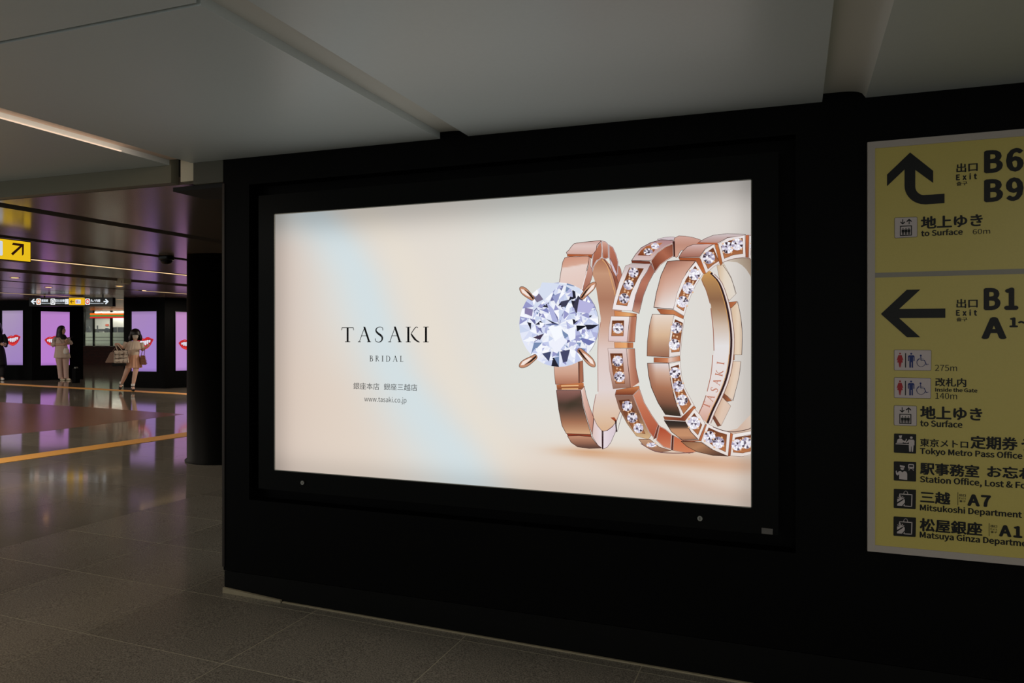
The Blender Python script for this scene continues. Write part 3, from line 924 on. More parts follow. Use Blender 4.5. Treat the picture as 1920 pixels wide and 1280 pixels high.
for poly, c in (([(150, 500), (205, 345), (390, 372), (440, 430), (300, 350)], (214, 222, 240)),
                ([(255, 415), (300, 395), (275, 455)], (150, 156, 200)), ([(190, 478), (240, 500), (230, 470), (215, 480)], (128, 134, 190)),
                ([(225, 440), (262, 480), (285, 545), (258, 540)], (176, 180, 222)), ([(350, 435), (390, 440), (385, 480), (360, 470)], (38, 36, 48)),
                ([(385, 410), (415, 440), (375, 500), (360, 460)], (58, 56, 74)), ([(300, 440), (345, 430), (325, 465), (300, 470)], (62, 62, 84)),
                ([(376, 560), (428, 562), (380, 590)], (26, 26, 34)), ([(165, 425), (190, 400), (212, 430), (180, 445)], (120, 112, 140)),
                ([(120, 470), (160, 480), (155, 515), (118, 500)], (138, 128, 168)), ([(240, 655), (300, 600), (330, 640), (280, 700)], (238, 240, 252)),
                ([(296, 690), (345, 680), (330, 740), (310, 745)], (70, 72, 104)), ([(400, 620), (470, 640), (440, 660), (405, 640)], (112, 118, 176)),
                ([(390, 430), (470, 455), (440, 500), (380, 490)], (182, 180, 222)), ([(160, 620), (215, 600), (195, 632)], (70, 56, 78)),
                ([(240, 570), (300, 560), (310, 610), (270, 640)], (246, 249, 255)), ([(205, 700), (250, 690), (240, 740)], (70, 76, 110)),
                ([(330, 590), (372, 560), (372, 620), (345, 640)], (244, 246, 254))):
    p1.flat(poly, c)
p1.stroke([dp(1, a * .1) for a in range(-8, 8)], 2, (120, 112, 120))
prong(162, 428, 98, 372, 30, False); prong(402, 425, 470, 348, 30, True)
prong(176, 712, 96, 764, 32, True); prong(388, 680, 466, 762, 32, False)
p1.build('diamond_ring_print', M['ad_glow'], disp)

# ===== middle ring
p2 = Print(WALLP, Q, start=.0045, clip=CLIP)
face(p2, smooth_pts([(780, 130), (820, 120), (864, 118), (866, 132), (800, 134)], 2, True), (206, 190, 196), edge=(110, 88, 92))
face(p2, smooth_pts([(866, 124), (920, 114), (990, 130), (1010, 150), (960, 180), (900, 185), (884, 214), (868, 214)], 2, True), gy((115, (206, 164, 152)), (160, (190, 140, 122)), (214, (206, 160, 140))), edge=(96, 60, 54), ew=2)
face(p2, smooth_pts([(652, 236), (672, 205), (700, 172), (748, 146), (800, 132), (862, 136), (856, 150), (802, 180), (746, 236)], 1, True), gy((132, (170, 130, 132)), (236, (214, 190, 186))), edge=(74, 46, 46), ew=2.5)
p2.fill([(682, 210), (700, 185), (726, 164), (808, 146), (780, 172), (744, 212)], gy((146, (196, 120, 70)), (212, (120, 60, 36))))
gem(p2, 770, 164, 21, 3, .75); gem(p2, 735, 192, 23, 4, .75)
face(p2, [(652, 236), (742, 240), (750, 252), (654, 248)], (112, 54, 38), edge=(60, 32, 28))
face(p2, [(748, 238), (780, 196), (822, 166), (860, 150), (862, 214), (828, 234), (796, 258), (768, 296)], gd(.7, -.7, (350, (120, 62, 44)), (430, (172, 104, 80)), (520, (112, 60, 46))), rim=(226, 204, 196), rw=5, edge=(72, 42, 38))
face(p2, [(858, 140), (868, 140), (870, 216), (862, 218)], (64, 34, 30))
face(p2, [(742, 242), (752, 252), (770, 292), (762, 302), (744, 262)], (104, 54, 40))
setting(p2, smooth_pts([(622, 262), (650, 252), (748, 252), (735, 285), (700, 335), (676, 400), (655, 488), (556, 480), (566, 430), (590, 345)], 1, True), [(642, 272), (712, 276), (682, 330), (650, 395), (630, 462), (576, 456), (596, 390)], gy((252, (196, 178, 178)), (330, (232, 222, 220)), (488, (238, 230, 230))), [(662, 296, 25), (637, 357, 26), (615, 425, 26)], 7)
face(p2, smooth_pts([(748, 252), (768, 290), (738, 345), (712, 410), (690, 500), (656, 488), (672, 410), (700, 335), (730, 290)], 1, True), gy((255, (150, 88, 72)), (350, (182, 118, 96)), (440, (150, 92, 78)), (500, (206, 160, 138))), rim=(216, 192, 188), rw=3, edge=(60, 36, 34), ew=2)
face(p2, [(566, 486), (678, 502), (676, 516), (568, 514)], gd(1, 0, (566, (202, 128, 78)), (640, (226, 170, 112)), (676, (168, 96, 62))), edge=(140, 84, 60))
setting(p2, [(550, 514), (642, 516), (636, 580), (630, 642), (536, 638), (540, 570)], [(556, 536), (614, 536), (611, 612), (552, 612)], gy((514, (236, 228, 226)), (640, (222, 196, 196))), [(585, 574, 27)], 8)
face(p2, [(642, 516), (678, 516), (672, 580), (668, 642), (630, 642), (636, 580)], gd(1, .1, (690, (226, 206, 198)), (706, (168, 106, 82)), (735, (196, 134, 108))), edge=(90, 56, 50), ew=2)
face(p2, [(566, 644), (660, 646), (660, 672), (568, 672)], gd(1, 0, (566, (214, 148, 100)), (628, (232, 172, 116)), (634, (160, 92, 60)), (660, (196, 122, 80))), edge=(130, 78, 56))
setting(p2, [(534, 674), (626, 676), (634, 760), (646, 870), (560, 876), (542, 780)], [(546, 700), (606, 700), (618, 850), (574, 850), (558, 790)], gy((674, (224, 206, 204)), (800, (196, 160, 148)), (876, (150, 108, 90))), [(583, 738, 27), (592, 816, 27)], 9)
face(p2, smooth_pts([(626, 676), (668, 676), (674, 770), (690, 846), (648, 876), (640, 800)], 1, True), gd(1, 0, (626, (224, 206, 200)), (648, (192, 134, 110)), (690, (158, 96, 76))), edge=(90, 54, 48), ew=2)
p2.stroke([(650, 874), (690, 846)], 4, (236, 210, 196))
face(p2, [(576, 882), (690, 862), (692, 876), (662, 906), (570, 906)], gy((865, (206, 132, 84)), (906, (120, 60, 40))), edge=(80, 44, 34))
setting(p2, smooth_pts([(570, 908), (660, 908), (676, 955), (708, 1030), (752, 1106), (736, 1128), (676, 1112), (630, 1050), (590, 975)], 1, True), [(588, 934), (640, 930), (664, 985), (720, 1100), (668, 1092), (620, 1012)], gy((908, (142, 104, 90)), (1000, (128, 88, 66)), (1128, (214, 180, 136))), [(630, 962, 26), (656, 1020, 26), (686, 1072, 25)], 10, incol=(120, 66, 42))
face(p2, smooth_pts([(660, 908), (692, 876), (716, 945), (752, 1005), (786, 1054), (764, 1122), (740, 1092), (706, 1022), (678, 955)], 1, True), gy((876, (204, 142, 118)), (960, (196, 116, 86)), (1122, (170, 84, 60))), rim=(222, 194, 184), rw=4, edge=(84, 48, 42))
face(p2, [(688, 1128), (744, 1128), (790, 1166), (850, 1184), (800, 1192), (756, 1184), (712, 1158)], gy((1128, (190, 150, 120)), (1190, (150, 106, 84))), edge=(84, 52, 46), ew=2)
gem(p2, 752, 1156, 26, 31, .45)
face(p2, [(764, 1120), (786, 1056), (800, 1064), (782, 1118), (760, 1130)], (110, 56, 44))
face(p2, smooth_pts([(792, 1062), (822, 1078), (852, 1104), (848, 1176), (812, 1166), (776, 1132)], 1, True), gy((1062, (170, 74, 48)), (1176, (206, 128, 96))), rim=(228, 200, 188), rw=4, edge=(90, 48, 40))
face(p2, [(854, 1106), (864, 1110), (860, 1184), (850, 1182)], (78, 40, 34))
face(p2, smooth_pts([(864, 1110), (900, 1130), (950, 1164), (1000, 1184), (940, 1198), (860, 1184)], 1, True), gy((1110, (196, 104, 70)), (1190, (206, 130, 94))), rim=(226, 190, 170), rw=3, edge=(96, 54, 44))
p2.stroke(smooth_pts([(700, 1150), (770, 1188), (860, 1197), (960, 1194)], 3), 4, (120, 84, 84))
p2.build('middle_ring_print', M['ad_glow'], disp)

# ===== front ring
p3 = Print(WALLP, Q, start=.0065, clip=CLIP)
p3.fill(smooth_pts([(1112, 240), (1160, 222), (1220, 222), (1262, 238), (1262, 330), (1225, 280), (1180, 245)], 2, True), gd(1, -.3, (1040, (214, 204, 192)), (1120, (176, 160, 142)), (1200, (140, 118, 100))))
p3.fill(smooth_pts([(1100, 1086), (1180, 1075), (1262, 990), (1262, 1092), (1150, 1098)], 2, True), gd(1, -.5, (560, (222, 204, 190)), (640, (208, 178, 158)), (760, (214, 196, 182))))
# far outer segments
face(p3, smooth_pts([(1078, 262), (1112, 250), (1150, 320), (1176, 400), (1140, 436), (1118, 400), (1092, 330)], 1, True), gd(1, .1, (1100, (206, 176, 144)), (1150, (226, 212, 194)), (1220, (220, 212, 202))), edge=(130, 110, 98))
p3.stroke(smooth_pts([(1108, 258), (1150, 325), (1172, 400)], 3), 2.4, (92, 80, 80))
face(p3, [(1114, 460), (1136, 444), (1180, 440), (1152, 472), (1120, 476)], gd(1, 0, (1114, (150, 80, 44)), (1180, (190, 118, 80))), edge=(100, 62, 48))
face(p3, smooth_pts([(1150, 474), (1182, 442), (1198, 520), (1205, 600), (1202, 706), (1160, 706), (1164, 600)], 1, True), gd(1, 0, (1150, (214, 186, 156)), (1185, (226, 206, 184)), (1205, (204, 182, 160))), edge=(120, 98, 90))
p3.stroke(smooth_pts([(1182, 442), (1198, 520), (1205, 600), (1203, 706)], 3), 2.6, (78, 66, 66))
face(p3, [(1128, 706), (1166, 706), (1166, 732), (1130, 732)], gd(1, 0, (1128, (206, 146, 96)), (1166, (176, 112, 76))), edge=(100, 64, 50))
face(p3, smooth_pts([(1150, 738), (1198, 740), (1188, 820), (1160, 934), (1114, 900), (1138, 820)], 1, True), gd(1, .2, (1270, (198, 158, 124)), (1330, (226, 204, 184)), (1370, (214, 196, 180))), edge=(128, 104, 94))
p3.stroke(smooth_pts([(1198, 740), (1188, 820), (1158, 936)], 3), 2.4, (96, 82, 80))
face(p3, [(1092, 894), (1112, 896), (1154, 936), (1130, 940), (1098, 910)], gd(1, 0, (1092, (84, 48, 40)), (1154, (186, 112, 70))), edge=(80, 48, 40))
face(p3, smooth_pts([(1104, 916), (1148, 962), (1100, 1060), (1050, 1004)], 1, True), gd(1, .3, (1330, (190, 144, 112)), (1400, (222, 196, 176)), (1440, (216, 192, 176))), edge=(130, 104, 94))
face(p3, [(1042, 996), (1058, 996), (1098, 1060), (1082, 1064)], gd(1, 0, (1042, (90, 52, 42)), (1098, (140, 84, 62))), edge=(80, 48, 42))
# inner band
band = smooth_pts([(1000, 330), (1030, 290), (1060, 300), (1092, 360), (1118, 440), (1136, 530), (1142, 620), (1138, 720), (1120, 820), (1090, 910), (1050, 990), (1030, 1045), (986, 1000), (1004, 965), (1026, 905), (1030, 890), (1050, 800), (1060, 705), (1066, 690), (1060, 580), (1050, 475), (1046, 450), (1025, 385)], 2, True)
p3.fill(band, gy((290, (206, 154, 90)), (340, (176, 132, 86)), (430, (142, 104, 76)), (480, (168, 134, 106)), (560, (206, 186, 170)), (660, (226, 222, 222)), (900, (228, 216, 212)), (980, (222, 186, 174)), (1045, (206, 160, 142))))
p3.stroke(smooth_pts([(1003, 335), (1025, 385), (1044, 450)], 3), 3, (140, 88, 66)); p3.stroke(smooth_pts([(1048, 475), (1060, 580), (1064, 685)], 3), 4, (158, 104, 88))
p3.stroke(smooth_pts([(1058, 708), (1050, 800), (1030, 888)], 3), 4, (170, 110, 92)); p3.stroke(smooth_pts([(1024, 910), (1004, 965), (988, 1000)], 3), 4, (150, 96, 76))
edge_l = [(1046, 300), (1085, 345), (1118, 440), (1138, 540), (1146, 630), (1140, 730), (1122, 820), (1090, 905), (1052, 985), (1028, 1044)]
p3.stroke(smooth_pts([(x - 3, y) for x, y in edge_l], 3), 3, (206, 152, 84))
p3.stroke(smooth_pts([(x + 5, y) for x, y in edge_l], 3), 11, (52, 32, 34))
p3.stroke(smooth_pts([(x + 14, y + 2) for x, y in edge_l], 3), 8, (226, 212, 208))
p3.stroke(smooth_pts([(x + 20, y + 4) for x, y in edge_l], 3), 3, (130, 92, 80))
# engraved word
def engr(i, ch, cx, cy, ang, s):
    w, _ = serif(ch); ca, sa = math.cos(ang), math.sin(ang)
    def place(x, y):
        lx, ly = (x - w / 2) * s * .95, (y - .5) * s * 1.05
        return (cx + lx * ca + ly * sa * -1 * -1, cy - lx * sa * -1 * -1 + ly * -ca) if False else (cx + lx * ca - ly * sa, cy - lx * sa - ly * ca)
    draw_serif(p3, ch, place, (190, 122, 100), 0, 1.1, .05)
for i, (ch, cx, cy, deg) in enumerate((('T', 1026, 958, 68), ('A', 1046, 922, 68), ('S', 1066, 880, 72), ('A', 1078, 842, 75), ('K', 1090, 798, 78), ('I', 1097, 748, 82))):
    engr(i, ch, cx, cy, math.radians(deg), 34)
# top outer faces
face(p3, smooth_pts([(986, 146), (1020, 126), (1060, 110), (1130, 102), (1222, 106), (1216, 112), (1130, 122), (1082, 150)], 1, True), gy((102, (206, 194, 196)), (150, (180, 140, 132))), edge=(80, 54, 54), ew=2)
face(p3, [(1230, 106), (1262, 106), (1262, 116), (1232, 116)], (190, 170, 170))
face(p3, [(888, 220), (905, 192), (930, 168), (960, 156), (1064, 152), (1020, 178), (992, 218)], gy((152, (212, 184, 182)), (185, (190, 146, 134)), (220, (158, 104, 88))), edge=(84, 52, 46), ew=2.4)
face(p3, [(986, 146), (1080, 148), (1088, 160), (1066, 156), (976, 152)], (176, 92, 58))
face(p3, [(888, 222), (992, 222), (1006, 250), (1028, 298), (1006, 304), (985, 258), (976, 240), (894, 236)], gy((222, (160, 84, 50)), (300, (190, 110, 62))), edge=(90, 50, 38))
setting(p3, [(995, 222), (1018, 184), (1062, 156), (1082, 200), (1102, 244), (1064, 266), (1024, 300)], [(1010, 226), (1030, 195), (1060, 172), (1088, 238), (1060, 256), (1034, 278)], gd(1, 1, (1200, (236, 228, 226)), (1340, (226, 214, 210))), [(1038, 222, 31)], 12)
face(p3, [(1068, 156), (1084, 158), (1108, 246), (1098, 262), (1088, 240)], gy((156, (196, 116, 66)), (260, (160, 92, 52))), edge=(96, 56, 42))
setting(p3, [(1086, 154), (1130, 124), (1218, 110), (1222, 218), (1165, 226), (1106, 246)], [(1100, 166), (1140, 138), (1206, 124), (1208, 202), (1160, 208), (1116, 226)], gd(0, 1, (110, (232, 224, 224)), (246, (224, 214, 210))), [(1132, 172, 30), (1180, 156, 30)], 13)
face(p3, [(1222, 110), (1238, 110), (1236, 222), (1222, 220)], gy((110, (190, 104, 66)), (220, (150, 84, 56))), edge=(96, 56, 46))
setting(p3, [(1240, 112), (1262, 112), (1262, 236), (1238, 220)], [(1250, 140), (1262, 140), (1262, 212), (1248, 206)], gd(0, 1, (110, (232, 226, 226)), (236, (214, 204, 200))), [(1262, 166, 20)], 14)
# left segments
def dcol(x, y):
    c = gd(.45, 1, (600, (112, 74, 64)), (630, (168, 116, 98)), (680, (200, 152, 132)), (740, (214, 176, 160)), (820, (226, 212, 206)), (900, (238, 236, 238)))(x, y)
    return mix(c, (196, 142, 116), (1 - sst(735, 800, x - (480 - y) * .22)) * .75)
face(p3, smooth_pts([(832, 240), (880, 236), (972, 238), (930, 292), (896, 360), (862, 478), (764, 470), (776, 400), (800, 310)], 1, True), dcol, edge=(66, 42, 38), ew=3)
setting(p3, [(974, 240), (1010, 302), (975, 355), (948, 412), (930, 460), (915, 512), (862, 480), (880, 400), (905, 335), (936, 285)], [(970, 264), (996, 304), (955, 372), (930, 430), (912, 488), (878, 466), (892, 405), (925, 330)], gd(0, 1, (240, (238, 232, 230)), (512, (236, 228, 226))), [(966, 306, 29), (936, 374, 29), (908, 442, 29)], 15)
face(p3, [(778, 476), (860, 482), (914, 514), (910, 530), (862, 506), (798, 502)], gd(1, 0, (778, (150, 80, 52)), (860, (200, 128, 84)), (912, (178, 104, 64))), edge=(100, 60, 46))
def ecol(x, y):
    c = gy((505, (230, 214, 202)), (610, (214, 180, 148)), (718, (150, 104, 82)))(x, y)
    return mix(c, (166, 112, 84), (1 - sst(732, 772, x)) * .7)
face(p3, smooth_pts([(756, 504), (866, 506), (850, 580), (840, 718), (730, 712), (732, 640), (742, 560)], 1, True), ecol, edge=(78, 50, 44), ew=2.5)
setting(p3, [(866, 508), (916, 530), (905, 610), (897, 708), (840, 718), (842, 630), (850, 570)], [(870, 530), (908, 548), (898, 630), (892, 690), (852, 694), (854, 620)], gd(0, 1, (508, (238, 232, 228)), (718, (228, 218, 214))), [(876, 572, 28), (866, 655, 28)], 16)
face(p3, [(764, 720), (836, 722), (894, 712), (896, 736), (838, 746), (764, 744)], gd(1, 0, (764, (160, 90, 60)), (834, (206, 136, 96)), (842, (224, 200, 190)), (896, (190, 120, 84))), edge=(110, 66, 50))
def fcol(x, y):
    c = gy((748, (222, 212, 212)), (800, (206, 170, 150)), (870, (170, 116, 88)), (945, (126, 84, 66)), (985, (66, 54, 44)), (1008, (50, 44, 38)))(x, y - (x - 800) * .12)
    return mix(c, (158, 106, 84), (1 - sst(735, 775, x - (y - 750) * .12)) * .7)
face(p3, smooth_pts([(732, 748), (838, 748), (848, 830), (866, 920), (898, 1012), (822, 1004), (785, 945), (752, 870), (738, 810)], 1, True), fcol, edge=(58, 38, 34), ew=3)
setting(p3, [(840, 750), (896, 740), (902, 810), (918, 870), (966, 960), (906, 1016), (880, 960), (858, 880), (846, 810)], [(850, 768), (888, 756), (896, 815), (912, 875), (950, 954), (912, 1000), (884, 940), (862, 870)], gd(0, 1, (740, (236, 230, 226)), (1016, (228, 218, 212))), [(870, 796, 28), (886, 864, 28), (906, 932, 28)], 17)
face(p3, [(812, 1014), (900, 1020), (964, 960), (974, 970), (920, 1036), (818, 1030)], gd(1, 0, (812, (150, 84, 56)), (900, (120, 62, 44)), (974, (196, 116, 72))), edge=(84, 48, 38))
face(p3, smooth_pts([(816, 1034), (920, 1040), (948, 1090), (984, 1128), (906, 1132), (852, 1090)], 1, True), gy((1034, (44, 38, 34)), (1066, (70, 56, 48)), (1078, (190, 138, 104)), (1110, (196, 144, 108)), (1132, (150, 104, 82))), edge=(58, 38, 34), ew=2.5)
setting(p3, [(920, 1036), (966, 974), (998, 1010), (1020, 1050), (988, 1130), (950, 1090)], [(936, 1036), (966, 998), (1004, 1056), (984, 1106), (958, 1078)], gd(0, 1, (974, (236, 228, 224)), (1130, (230, 220, 214))), [(964, 1046, 32)], 18)
face(p3, [(906, 1134), (988, 1132), (1022, 1052), (1030, 1058), (1002, 1136), (920, 1142)], gd(1, 0, (906, (150, 84, 60)), (1030, (190, 112, 72))), edge=(90, 52, 42))
face(p3, smooth_pts([(900, 1138), (1000, 1142), (1050, 1176), (1134, 1212), (1060, 1208), (980, 1190), (930, 1164)], 1, True), gd(.4, 1, (1500, (140, 98, 72)), (1560, (176, 128, 94)), (1640, (92, 64, 52))), edge=(58, 38, 34), ew=2.5)
setting(p3, [(1000, 1138), (1030, 1048), (1086, 1078), (1146, 1094), (1136, 1212), (1060, 1180)], [(1016, 1124), (1038, 1070), (1086, 1092), (1128, 1104), (1122, 1190), (1066, 1164)], gd(0, 1, (1048, (236, 228, 226)), (1212, (230, 220, 214))), [(1042, 1116, 30), (1086, 1144, 30)], 19)
face(p3, [(1146, 1096), (1160, 1102), (1146, 1210), (1134, 1212)], gy((1096, (190, 108, 70)), (1212, (150, 84, 56))), edge=(96, 58, 48))
setting(p3, [(1158, 1102), (1262, 1086), (1262, 1204), (1204, 1214), (1146, 1210)], [(1170, 1120), (1262, 1104), (1262, 1186), (1208, 1196), (1160, 1192)], gd(0, 1, (1086, (236, 230, 228)), (1212, (226, 214, 208))), [(1180, 1156, 29), (1226, 1146, 29)], 20)
p3.stroke(smooth_pts([(1060, 1066), (1110, 1084), (1170, 1090), (1262, 1072)], 3), 4, (96, 70, 66))
p3.stroke(smooth_pts([(1108, 246), (1160, 228), (1225, 224), (1262, 238)], 3), 3, (140, 112, 104))
p3.build('front_ring_print', M['ad_glow'], disp)
# ---------------------------------------------------------------- yellow wayfinding board on the black wall
M['sign_yellow'] = mat('yellow_sign_face', (198, 180, 94), .38, spec=.5, noise=.04, nscale=120)
M['sign_edge'] = mat('pale_sign_edge', (178, 168, 160), .4, spec=.4)
M['sign_black'] = mat('sign_black_ink', (12, 12, 11), .45, spec=.3)
M['sign_print'] = attr_mat('sign_print', .45, .3)
M['sign_grey'] = mat('sign_grey_band', (140, 134, 122), .4)
ax0, az1 = wx(1625.6)[0], CAMP.z + .807
az0, ax1 = CAMP.z - .885, 1.95
board = empty('wayfinding_sign', ((ax0 + ax1) / 2, 0, (az0 + az1) / 2))
tag(board, 'tall yellow exit sign with black arrows on the black wall', 'sign')
YS = .022
fb = .028
Geo().box(ax0, ax0 + fb, -YS - .003, 0, az0, az1).box(ax1 - fb, ax1, -YS - .003, 0, az0, az1).box(ax0 + fb, ax1 - fb, -YS - .003, 0, az1 - fb, az1).box(ax0 + fb, ax1 - fb, -YS - .003, 0, az0, az0 + fb).build('frame', M['sign_edge'], board)
Geo().box(ax0 + fb, ax1 - fb, -YS, 0, az0 + fb, az1 - fb).build('panel', M['sign_yellow'], board)
SP = Plane((0, -YS, 0), (1, 0, 0))
a, b = SP.ab(1637, 511.5); _, b2 = SP.ab(1637, 520.5)
Geo().box(ax0 + fb, ax1 - fb, -YS - .0012, -YS + .001, b2, b).build('divider', M['sign_grey'], board)

def K7(x, y): return 1600 + x / 3.2, 240 + y / 3.2
def K5(x, y): return 1640 + x / 6.4, 260 + y / 6.4
def K8(x, y): return 1600 + x / 2.782, 620 + y / 2.782
def sgn(name='pictogram', draw=None, label=None, tr=None, start=.0012):
    p = Print(SP, tr, step=1e-4, start=start)
    draw(p)
    o = p.build(name, M['sign_print'], board)
    if label: o['label'] = label
    return o
INK = (14, 14, 13)
def arrow_up(p):
    arc = lambda cx, cy, rx, ry, a0, a1, n: [(cx + rx * math.cos(math.radians(a0 + (a1 - a0) * k / n)), cy + ry * math.sin(math.radians(a0 + (a1 - a0) * k / n))) for k in range(n + 1)]
    pts = [(425, 165), (702, 385), (702, 531), (487, 375), (487, 572)] + arc(590, 572, 103, 104, 180, 94, 8)[1:] + [(838, 660), (838, 773), (610, 788)] + arc(600, 566, 242, 222, 92, 180, 10)[1:] + [(358, 370), (148, 570), (148, 430)]
    p.flat([K5(x, y) for x, y in pts], INK)
sgn('arrow', arrow_up, 'black arrow bending up', tr=lambda x, y: SP.ab(x, y))
sgn('arrow', lambda p: p.flat([K7(x, y) for x, y in [(165, 1115), (320, 970), (402, 968), (275, 1085), (552, 1082), (552, 1138), (275, 1140), (402, 1255), (322, 1255)]], INK), 'black arrow pointing left', tr=lambda x, y: SP.ab(x, y))

def T(s, K, BL, BR, h, sc, bold=0.0):
    return lettering(SP, s, K(*BL), K(*BR), h / sc, M['sign_black'], board, off=.0012, bold=bold)
for oy, oyb in ((0, 0), (817, 813)):
    T('出口', K7, (618, 266 + oy), (746, 261 + oyb), 54, 3.2, .009)
    T('Exit', K7, (616, 313 + oy), (742, 309 + oyb), 38, 3.2, .020)
    T('출구', K7, (618, 346 + oy), (684, 343 + oyb), 24, 3.2, .008)
T('B6', K7, (784, 272), (1021, 262), 142, 3.2, .020)
T('B9', K7, (784, 446), (1021, 437), 142, 3.2, .020)
T('B1', K7, (782, 1093), (990, 1090), 134, 3.2, .020)
T('A', K7, (768, 1266), (920, 1266), 132, 3.2, .020)
T('1~', K7, (936, 1196), (1046, 1194), 60, 3.2, .020)
T('地上ゆき', K5, (553, 1082), (1297, 1052), 152, 6.4, .013)
T('to Surface', K5, (556, 1172), (1057, 1152), 78, 6.4, .013)
T('60m', K5, (1177, 1146), (1385, 1140), 62, 6.4)
T('275m', K8, (426, 209), (541, 210), 32, 2.782)
T('改札内', K8, (427, 290), (589, 293), 46, 2.782, .009)
T('Inside the Gate', K8, (427, 318), (647, 321), 22, 2.782, .013)
T('140m', K8, (428, 355), (541, 357), 33, 2.782)
T('地上ゆき', K8, (348, 462), (673, 467), 70, 2.782, .013)
T('to Surface', K8, (348, 500), (569, 504), 36, 2.782, .013)
T('東京メトロ', K8, (347, 606), (599, 611), 43, 2.782, .009)
T('定期券', K8, (610, 616), (858, 624), 70, 2.782, .013)
T('うりば', K8, (876, 626), (1100, 636), 66, 2.782, .013)
T('Tokyo Metro Pass Office', K8, (347, 652), (882, 676), 44, 2.782, .013)
T('駅事務室', K8, (347, 752), (657, 764), 66, 2.782, .013)
T('お忘れ物', K8, (697, 768), (1034, 780), 64, 2.782, .013)
T('Station Office, Lost & Found', K8, (347, 801), (996, 832), 44, 2.782, .013)
T('三越', K8, (348, 899), (506, 905), 64, 2.782, .013)
T('A7', K8, (594, 914), (718, 918), 62, 2.782, .020)
T('Mitsukoshi Department Store', K8, (347, 950), (1020, 990), 44, 2.782, .013)
T('松屋銀座', K8, (346, 1051), (673, 1063), 70, 2.782, .013)
T('A12', K8, (759, 1075), (946, 1082), 62, 2.782, .020)
T('Matsuya Ginza Department Store', K8, (346, 1098), (1096, 1140), 44, 2.782, .013)
for x, y in ((545, 842), (708, 1003)):
    sgn('rule', lambda p: p.stroke([K8(x, y), K8(x, y + 66)], .9, INK), tr=lambda a, b: SP.ab(a, b))
    T('出口', K8, (x + 8, y + 21), (x + 42, y + 22), 13, 2.782, .009)
    T('Exit', K8, (x + 8, y + 36), (x + 41, y + 37), 11, 2.782, .013)
    T('출구', K8, (x + 8, y + 51), (x + 41, y + 52), 11, 2.782, .008)

def corner_map(K, c):
    """unit square (0..1, y down) to a traced quad"""
    (x0, y0), (x1, y1), (x2, y2), (x3, y3) = c
    def f(x, y):
        tx, ty = x0 + (x1 - x0) * x, y0 + (y1 - y0) * x
        bx, by = x3 + (x2 - x3) * x, y3 + (y2 - y3) * x
        return SP.ab(*K(tx + (bx - tx) * y, ty + (by - ty) * y))
    return f
def rrect(w, h, r, n=4, x0=0, y0=0):
    out = []
    for cx, cy, a in ((x0 + w - r, y0 + r, -90), (x0 + w - r, y0 + h - r, 0), (x0 + r, y0 + h - r, 90), (x0 + r, y0 + r, 180)):
        for k in range(n + 1):
            t = math.radians(a + 90 * k / n); out.append((cx + r * math.cos(t), cy + r * math.sin(t)))
    return out
def S(pts, sx, sy): return [(x / sx, y / sy) for x, y in pts]
WHT, RED, BLU = (196, 184, 182), (168, 38, 44), (34, 50, 112)
def lift(p):
    s = lambda pts: p.flat(S(pts, 100, 90), INK)
    p.flat(S(rrect(100, 90, 6), 100, 90), (40, 36, 30)); p.flat(S(rrect(97, 87, 5, x0=1.5, y0=1.5), 100, 90), WHT)
    s([(34, 8), (38, 8), (38, 24), (45, 18), (47, 22), (36, 32), (25, 22), (27, 18), (34, 24)])
    s([(62, 32), (66, 32), (66, 16), (74, 22), (76, 18), (64, 7), (52, 18), (54, 22), (62, 16)])
    for q in ([(24, 37), (76, 37), (76, 41), (24, 41)], [(24, 78), (76, 78), (76, 82), (24, 82)], [(24, 37), (28, 37), (28, 82), (24, 82)], [(72, 37), (76, 37), (76, 82), (72, 82)]): s(q)
    for cx in (37, 50, 63):
        p.disc(cx / 100, 50 / 90, .026, INK, 10, ry=.029)
        s([(cx - 6, 54), (cx + 6, 54), (cx + 6, 66), (cx + 4, 66), (cx + 4, 77), (cx + .6, 77), (cx + .6, 67), (cx - .6, 67), (cx - .6, 77), (cx - 4, 77), (cx - 4, 66), (cx - 6, 66)])
def toilets(p):
    s = lambda pts, c: p.flat(S(pts, 180, 100), c)
    p.flat(S(rrect(180, 100, 6), 180, 100), (40, 36, 34)); p.flat(S(rrect(177, 97, 5, x0=1.5, y0=1.5), 180, 100), (200, 186, 186))
    p.disc(29 / 180, 19 / 100, .026, RED, 12, ry=.045)
    s([(21, 26), (37, 26), (45, 50), (41, 53), (37, 44), (43, 62), (36, 62), (33, 85), (30, 85), (29, 64), (28, 85), (25, 85), (22, 62), (15, 62), (21, 44), (17, 53), (13, 50)], RED)
    s([(53, 16), (58, 16), (58, 86), (53, 86)], (30, 28, 34))
    p.disc(83 / 180, 19 / 100, .027, BLU, 12, ry=.047)
    s([(72, 26), (94, 26), (99, 32), (99, 54), (94, 54), (94, 36), (92, 36), (92, 86), (85, 86), (85, 60), (82, 60), (82, 86), (74, 86), (74, 36), (72, 36), (72, 54), (67, 54), (67, 32)], BLU)
    p.disc(129 / 180, 27 / 100, .026, BLU, 12, ry=.045)
    p.stroke(S([(129, 32), (130, 50), (147, 50), (156, 71), (166, 69)], 180, 100), .022, BLU)
    p.stroke(S([(130, 44), (143, 44)], 180, 100), .018, BLU)
    p.stroke([((131 + 21 * math.cos(t * .33 + .35)) / 180, (60 + 21 * math.sin(t * .33 + .35)) / 100) for t in range(0, 13)], .016, BLU)
    p.stroke(S([(122, 44), (111, 54)], 180, 100), .016, BLU)
